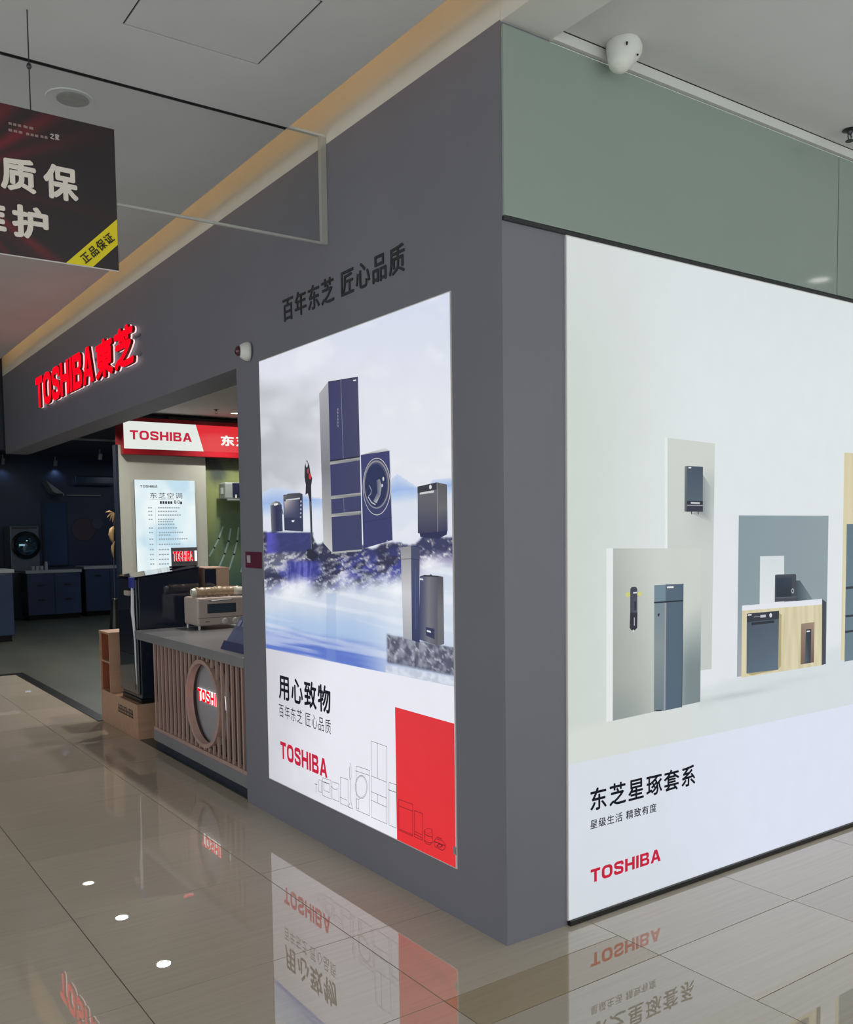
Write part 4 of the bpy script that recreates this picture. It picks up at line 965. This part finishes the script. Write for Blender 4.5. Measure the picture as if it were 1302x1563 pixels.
dashes(244, 264, 767, .033, 'ink_grey', 'subtitle_print'); dashes(275, 279, 767.5, .033, 'ink_grey', 'subtitle_print')
for yy, x1 in ((775, 275), (780.5, 271), (786.3, 277), (792.8, 267), (796.3, 265), (800.3, 267), (806, 271), (813, 280), (816.8, 261), (823, 287), (831, 276), (839, 259), (846.5, 259), (854, 259), (861, 259)):
    dashes(241 if yy < 810 else 242.5, x1, yy, .016, 'ink_pale', 'timeline_print')
for yy in (775, 780.5, 786.3, 792.8, 806, 813, 823, 831, 839, 846.5, 854, 861):
    dashes(226+(yy-775)*.04, 233+(yy-775)*.04, yy, .015, 'ink_pale', 'timeline_year_print')
a_, b_ = SQ.px(228, 762), SQ.px(265, 763); B('title_rule', 'ink_pale', a_[0], b_[0], YP-.0232, YP-.0226, a_[1]-.003, a_[1], tp)
a_ = SQ.px(237, 775)[0]; B('timeline_rule', 'ink_pale', a_, a_+.002, YP-.0232, YP-.0226, 1.09, SQ.px(237, 775)[1], tp)

# green wall graphic with wind streaks and the air conditioner on it
gm = thing('green_wall_graphic', 'green backdrop with curved pale wind streaks beside grey partition', 'wall graphic', (3.4, YP, 0))
SG = Surf('B', YP+.05); g0 = SP.px(315, 760)[0]
B('backing', 'grey_paint', g0+.002, 5.2, YP+.055, YP+.12, 0, 2.6, gm)
def green(u, v):
    c = mixc((150, 160, 104), (96, 118, 92), ss(.1, .55, v+.3*fbm(u*5, v*3, 3))); c = mixc(c, (62, 92, 88), ss(.45, .62, v)*ss(.8, .6, v)); c = mixc(c, (140, 152, 110), ss(.66, .8, v))
    return mixc(c, (44, 52, 70), ss(.20, .0, v+.45*u-.1*fbm(u*9, v*9, 4))*1.0)
pg = Print(SG)
pg.quad([(g0+.002, 2.6), (5.2, 2.6), (5.2, -.45), (g0+.002, -.45)], green, 60, 40, px=False).build('printed_sheet', 'paper_print', gm)
pgs = Print(SG); pgs.n = 2
for pts in ([(340, 805), (334, 822), (327, 836), (320, 848)], [(352, 808), (349, 826), (343, 845), (335, 864)], [(364, 806), (362, 826), (357, 846), (350, 868)], [(378, 806), (377, 826), (374, 848), (368, 872)]):
    pgs.line(pts, .022, (150, 176, 172))
pgs.build('wind_streaks', 'paper_print', gm)
YA = YP-.17
ac = thing('wall_air_conditioner', 'grey and navy air conditioner mounted on the green backdrop', 'air conditioner', (3.1, YP-.05, 1.9))
SA = Surf('B', YA); a_, b_ = SA.px(344, 736), SA.px(372, 762)
B('body', 'ac_white', a_[0], a_[0]+.95, YA+.01, YP+.05, b_[1], a_[1], ac, .02)
B('front_panel', 'ac_dark', SA.px(355, 740)[0], a_[0]+.94, YA, YA+.011, b_[1]+.02, a_[1]-.008, ac)
B('louvre', 'ac_white', a_[0]+.02, a_[0]+.93, YA-.01, YA+.015, b_[1]-.016, b_[1]+.004, ac)
B('side_cap', 'ac_white', a_[0]-.036, a_[0]+.002, YA+.07, YA+.14, (a_[1]+b_[1])/2-.04, (a_[1]+b_[1])/2+.04, ac)
B('display_mark', 'white_plastic', SA.px(359, 757)[0], SA.px(361.5, 757)[0], YA-.0015, YA, SA.px(360, 760)[1], SA.px(360, 755)[1], ac)

# ================================================================== FAR DARK SHOWROOM
def counter(label, x0, x1, y0, y1, h, handles):
    c = thing('dark_base_cabinet', label, 'cabinet', ((x0+x1)/2, (y0+y1)/2, 0))
    B('carcass', 'navy_dark', x0+.02, x1-.02, y0+.03, y1, .09, h-.05, c)
    B('plinth', 'black_trim', x0+.05, x1-.05, y0+.08, y1, .002, .09, c)
    B('worktop', 'far_white', x0, x1, y0, y1, h-.05, h, c, .004)
    n_ = max(1, round((x1-x0)/.5))
    for i in range(n_):
        xa = x0+.025+(x1-x0-.05)*i/n_; xb = x0+.025+(x1-x0-.05)*(i+1)/n_
        d_ = B('door', 'navy_wall', xa+.004, xb-.004, y0+.012, y0+.03, .10, h-.06, c, .002)
        for hz_ in handles: B('handle', 'dark_metal', (xa+xb)/2-.06, (xa+xb)/2+.06, y0, y0+.012, hz_, hz_+.02, d_)
counter('dark kitchen cabinet with pale worktop at the left picture edge', -.75, .66, 11.6, 12.25, 1.035, (.86,))
counter('dark low cabinet with pale worktop and cups, against the far showroom wall', 1.48, 2.44, 14.85, 15.35, .89, (.62, .36))
counter('dark navy cabinet at far wall beside the partition edge', 2.52, 3.9, 15.0, 15.6, .93, (.75,))
SF = Surf('B', 15.4)
wm = thing('washing_machine', 'grey front-loading machine with big round glass door in the dark showroom', 'washing machine', (1.63, 15.7, 0))
a_, b_ = SF.px(15, 803), SF.px(62, 870)
B('body', 'washer_body', a_[0], b_[0], 15.42, 15.95, .87, a_[1], wm, .012)
B('lower_unit', 'navy_dark', a_[0], b_[0], 15.42, 15.95, .002, .865, wm, .012)
cx_, cz_ = SF.px(40, 832); rr = (SF.px(62, 832)[0]-SF.px(17, 832)[0])/2
dr = MB().lathe([(rr, 0), (rr, .03), (rr*.88, .045), (rr*.86, .03)], (cx_, 15.42, cz_), (0, -1, 0), 40).build('door_ring', 'black_trim', wm)
MB().lathe([(rr*.86, 0), (rr*.7, .05), (rr*.4, .085), (0, .1)], (cx_, 15.395, cz_), (0, -1, 0), 40).build('door_glass', 'washer_glass', dr, smooth=True)
B('control_panel', 'dark_metal', a_[0]+.03, b_[0]-.03, 15.412, 15.42, a_[1]-.05, a_[1]-.02, wm)
for i, px_ in enumerate((44.5, 51, 57.5)):
    s_ = SF.px(px_, 868)[0]
    tag(MB().lathe([(.03, 0), (.034, .07), (.036, .075), (.03, .07)], (s_, 15.1, .89), (0, 0, 1), 16).build('cup', 'far_white'), ['small pale cup on far cabinet, left of three', 'small pale cup on far cabinet, middle of three', 'small pale cup on far cabinet, right of three'][i], 'cup', 'cups on the far cabinet')
tag(MB().lathe([(.03, 0), (.034, .10), (.026, .125), (.026, .15)], (SF.px(64.5, 868)[0], 15.1, .89), (0, 0, 1), 16).build('bottle', 'far_white'), 'pale bottle beside the cups on the far cabinet', 'bottle')
SW = Surf('B', 15.98)
a_, b_ = SW.px(65, 768), SW.px(101, 812)
sc_ = thing('wall_screen', 'tall blue glass panel on the far showroom wall', 'glass panel', ((a_[0]+b_[0])/2, 15.95, .95))
B('glass', 'far_blue', a_[0], b_[0], 15.95, 15.965, .95, a_[1], sc_)
B('frame', 'navy_dark', a_[0]-.03, b_[0]+.03, 15.965, 16.0, .93, a_[1]+.03, sc_)
a_, b_ = SW.px(63, 735), SW.px(90, 757)
rh = thing('range_hood', 'slanted pale range hood on the far showroom wall', 'range hood', ((a_[0]+b_[0])/2, 15.8, b_[1]))
MB().prism([(a_[0], a_[1]), (b_[0], b_[1]+.03), (b_[0], b_[1]-.02), (a_[0]+.12, b_[1]+.06)], 15.6, 15.99, 'y').build('canopy', 'far_white', rh)
B('control_bar', 'black_trim', b_[0]-.14, b_[0]-.02, 15.59, 15.60, b_[1]-.01, b_[1]+.03, rh)
a_, b_ = SW.px(110, 727), SW.px(172, 742)
wa = thing('split_air_conditioner', 'long pale air conditioner high on the far dark wall', 'air conditioner', ((a_[0]+b_[0])/2, 15.9, b_[1]))
B('body', 'far_blue', a_[0], b_[0], 15.78, 15.99, b_[1], a_[1], wa, .02)
B('louvre', 'navy_dark', a_[0]+.04, b_[0]-.04, 15.775, 15.78, b_[1]+.01, b_[1]+.04, wa)
a_, b_ = SW.px(101, 754.5), SW.px(153, 756.5)
tag(B('picture_ledge', 'far_white', a_[0], b_[0], 15.93, 15.995, b_[1]-.01, b_[1]+.012), 'thin pale ledge on far wall under the long air conditioner', 'shelf')
def wdisc(nm, lab, px_, py_, rp, m, y_):
    s_, z_ = SW.px(px_, py_); r_ = SW.px(px_+rp, py_)[0]-s_
    tag(MB().lathe([(r_, 0), (r_, .012), (r_-.006, .016)], (s_, y_, z_), (0, -1, 0), 48).build(nm, m), lab, 'wall disc', 'wall discs')
wdisc('wall_disc', 'large dull red round disc on the far dark wall', 128, 808, 18, 'disc_red', 15.999)
wdisc('wall_disc', 'small blue-grey round disc overlapping the red disc on far wall', 148.5, 799, 9, 'disc_blue', 15.982)
for px_, py_, lab in ((84, 703, 'small ceiling spotlight in dark showroom, middle of three'), (152, 692, 'small ceiling spotlight in dark showroom nearest the partition'), (4, 700, 'small ceiling spotlight in dark showroom at left picture edge')):
    q = onz(px_, py_-6, ZS)
    sp_ = thing('ceiling_spotlight', lab, 'spotlight', (q.x, q.y, ZS-.18), 'showroom spotlights')
    MB().lathe([(.012, 0), (.012, .07)], (q.x, q.y, ZS-.07), (0, 0, 1), 10).build('stem', 'far_white', sp_)
    MB().lathe([(.036, 0), (.036, .10), (.03, .11)], (q.x, q.y+.01, ZS-.175), (.12, -.2, 1), 16).build('can', 'far_white', sp_)
    sl_ = bpy.data.lights.new('spotlight_lamp', 'SPOT'); sl_.energy = 1.0; sl_.spot_size = 2.6; sl_.spot_blend = .8; sl_.shadow_soft_size = .04; sl_.color = (.72, .84, 1)
    so_ = bpy.data.objects.new('lamp', sl_); COL.objects.link(so_); so_.parent = sp_; so_.location = (0, 0, -.06)
tag(B('ceiling_track', 'far_white', 1.2, 3.6, 12.3, 12.34, ZS-.03, ZS-.001), 'thin pale light track across the dark showroom ceiling', 'light track')
# dried branch behind the partition edge
YD = 9.3
SD = Surf('B', YD); pxx, pz0 = SD.px(173, 852); _, pz1 = SD.px(173, 782); K = (pz1-pz0)
dp = thing('dried_plant', 'tall dried golden plant in vase behind the partition edge', 'plant', (pxx, YD, 0))
MB().lathe([(.05, 0), (.09, .2), (.06, .5), (.04, .66), (.05, .7)], (pxx, YD, .002), (0, 0, 1), 20).build('vase', 'black_trim', dp, smooth=True)
def sd(px, py): s_, z_ = SD.px(px, py); return SD.pos(s_, z_)
MB().tube([(pxx, YD, .66), sd(174, 870), sd(173.5, 830), sd(174.5, 783)], .005, 6).build('stem', 'dark_back', dp)
for pts in ([(174, 783), (167, 780.5), (161, 782)], [(174, 783), (168, 785), (163.5, 790)], [(174, 783.5), (170, 788), (167.5, 795)], [(174.2, 784), (172.5, 790), (172, 797)], [(174.5, 783), (176.5, 788), (176.5, 794)]):
    MB().tube([sd(*q_) for q_ in pts], [.005, .013, .003], 6).build('leaf', 'dried_leaf', dp)
for pts, rr_ in (([(175.5, 800), (171, 808), (169.5, 816), (171, 824), (173, 828)], [.008, .03, .035, .024, .008]), ([(174.5, 826), (172, 834), (172, 842), (173.5, 851)], [.006, .018, .016, .006])):
    MB().tube([sd(*q_) for q_ in pts], rr_, 8).build('dried_bloom', 'dried_leaf', dp, smooth=True)
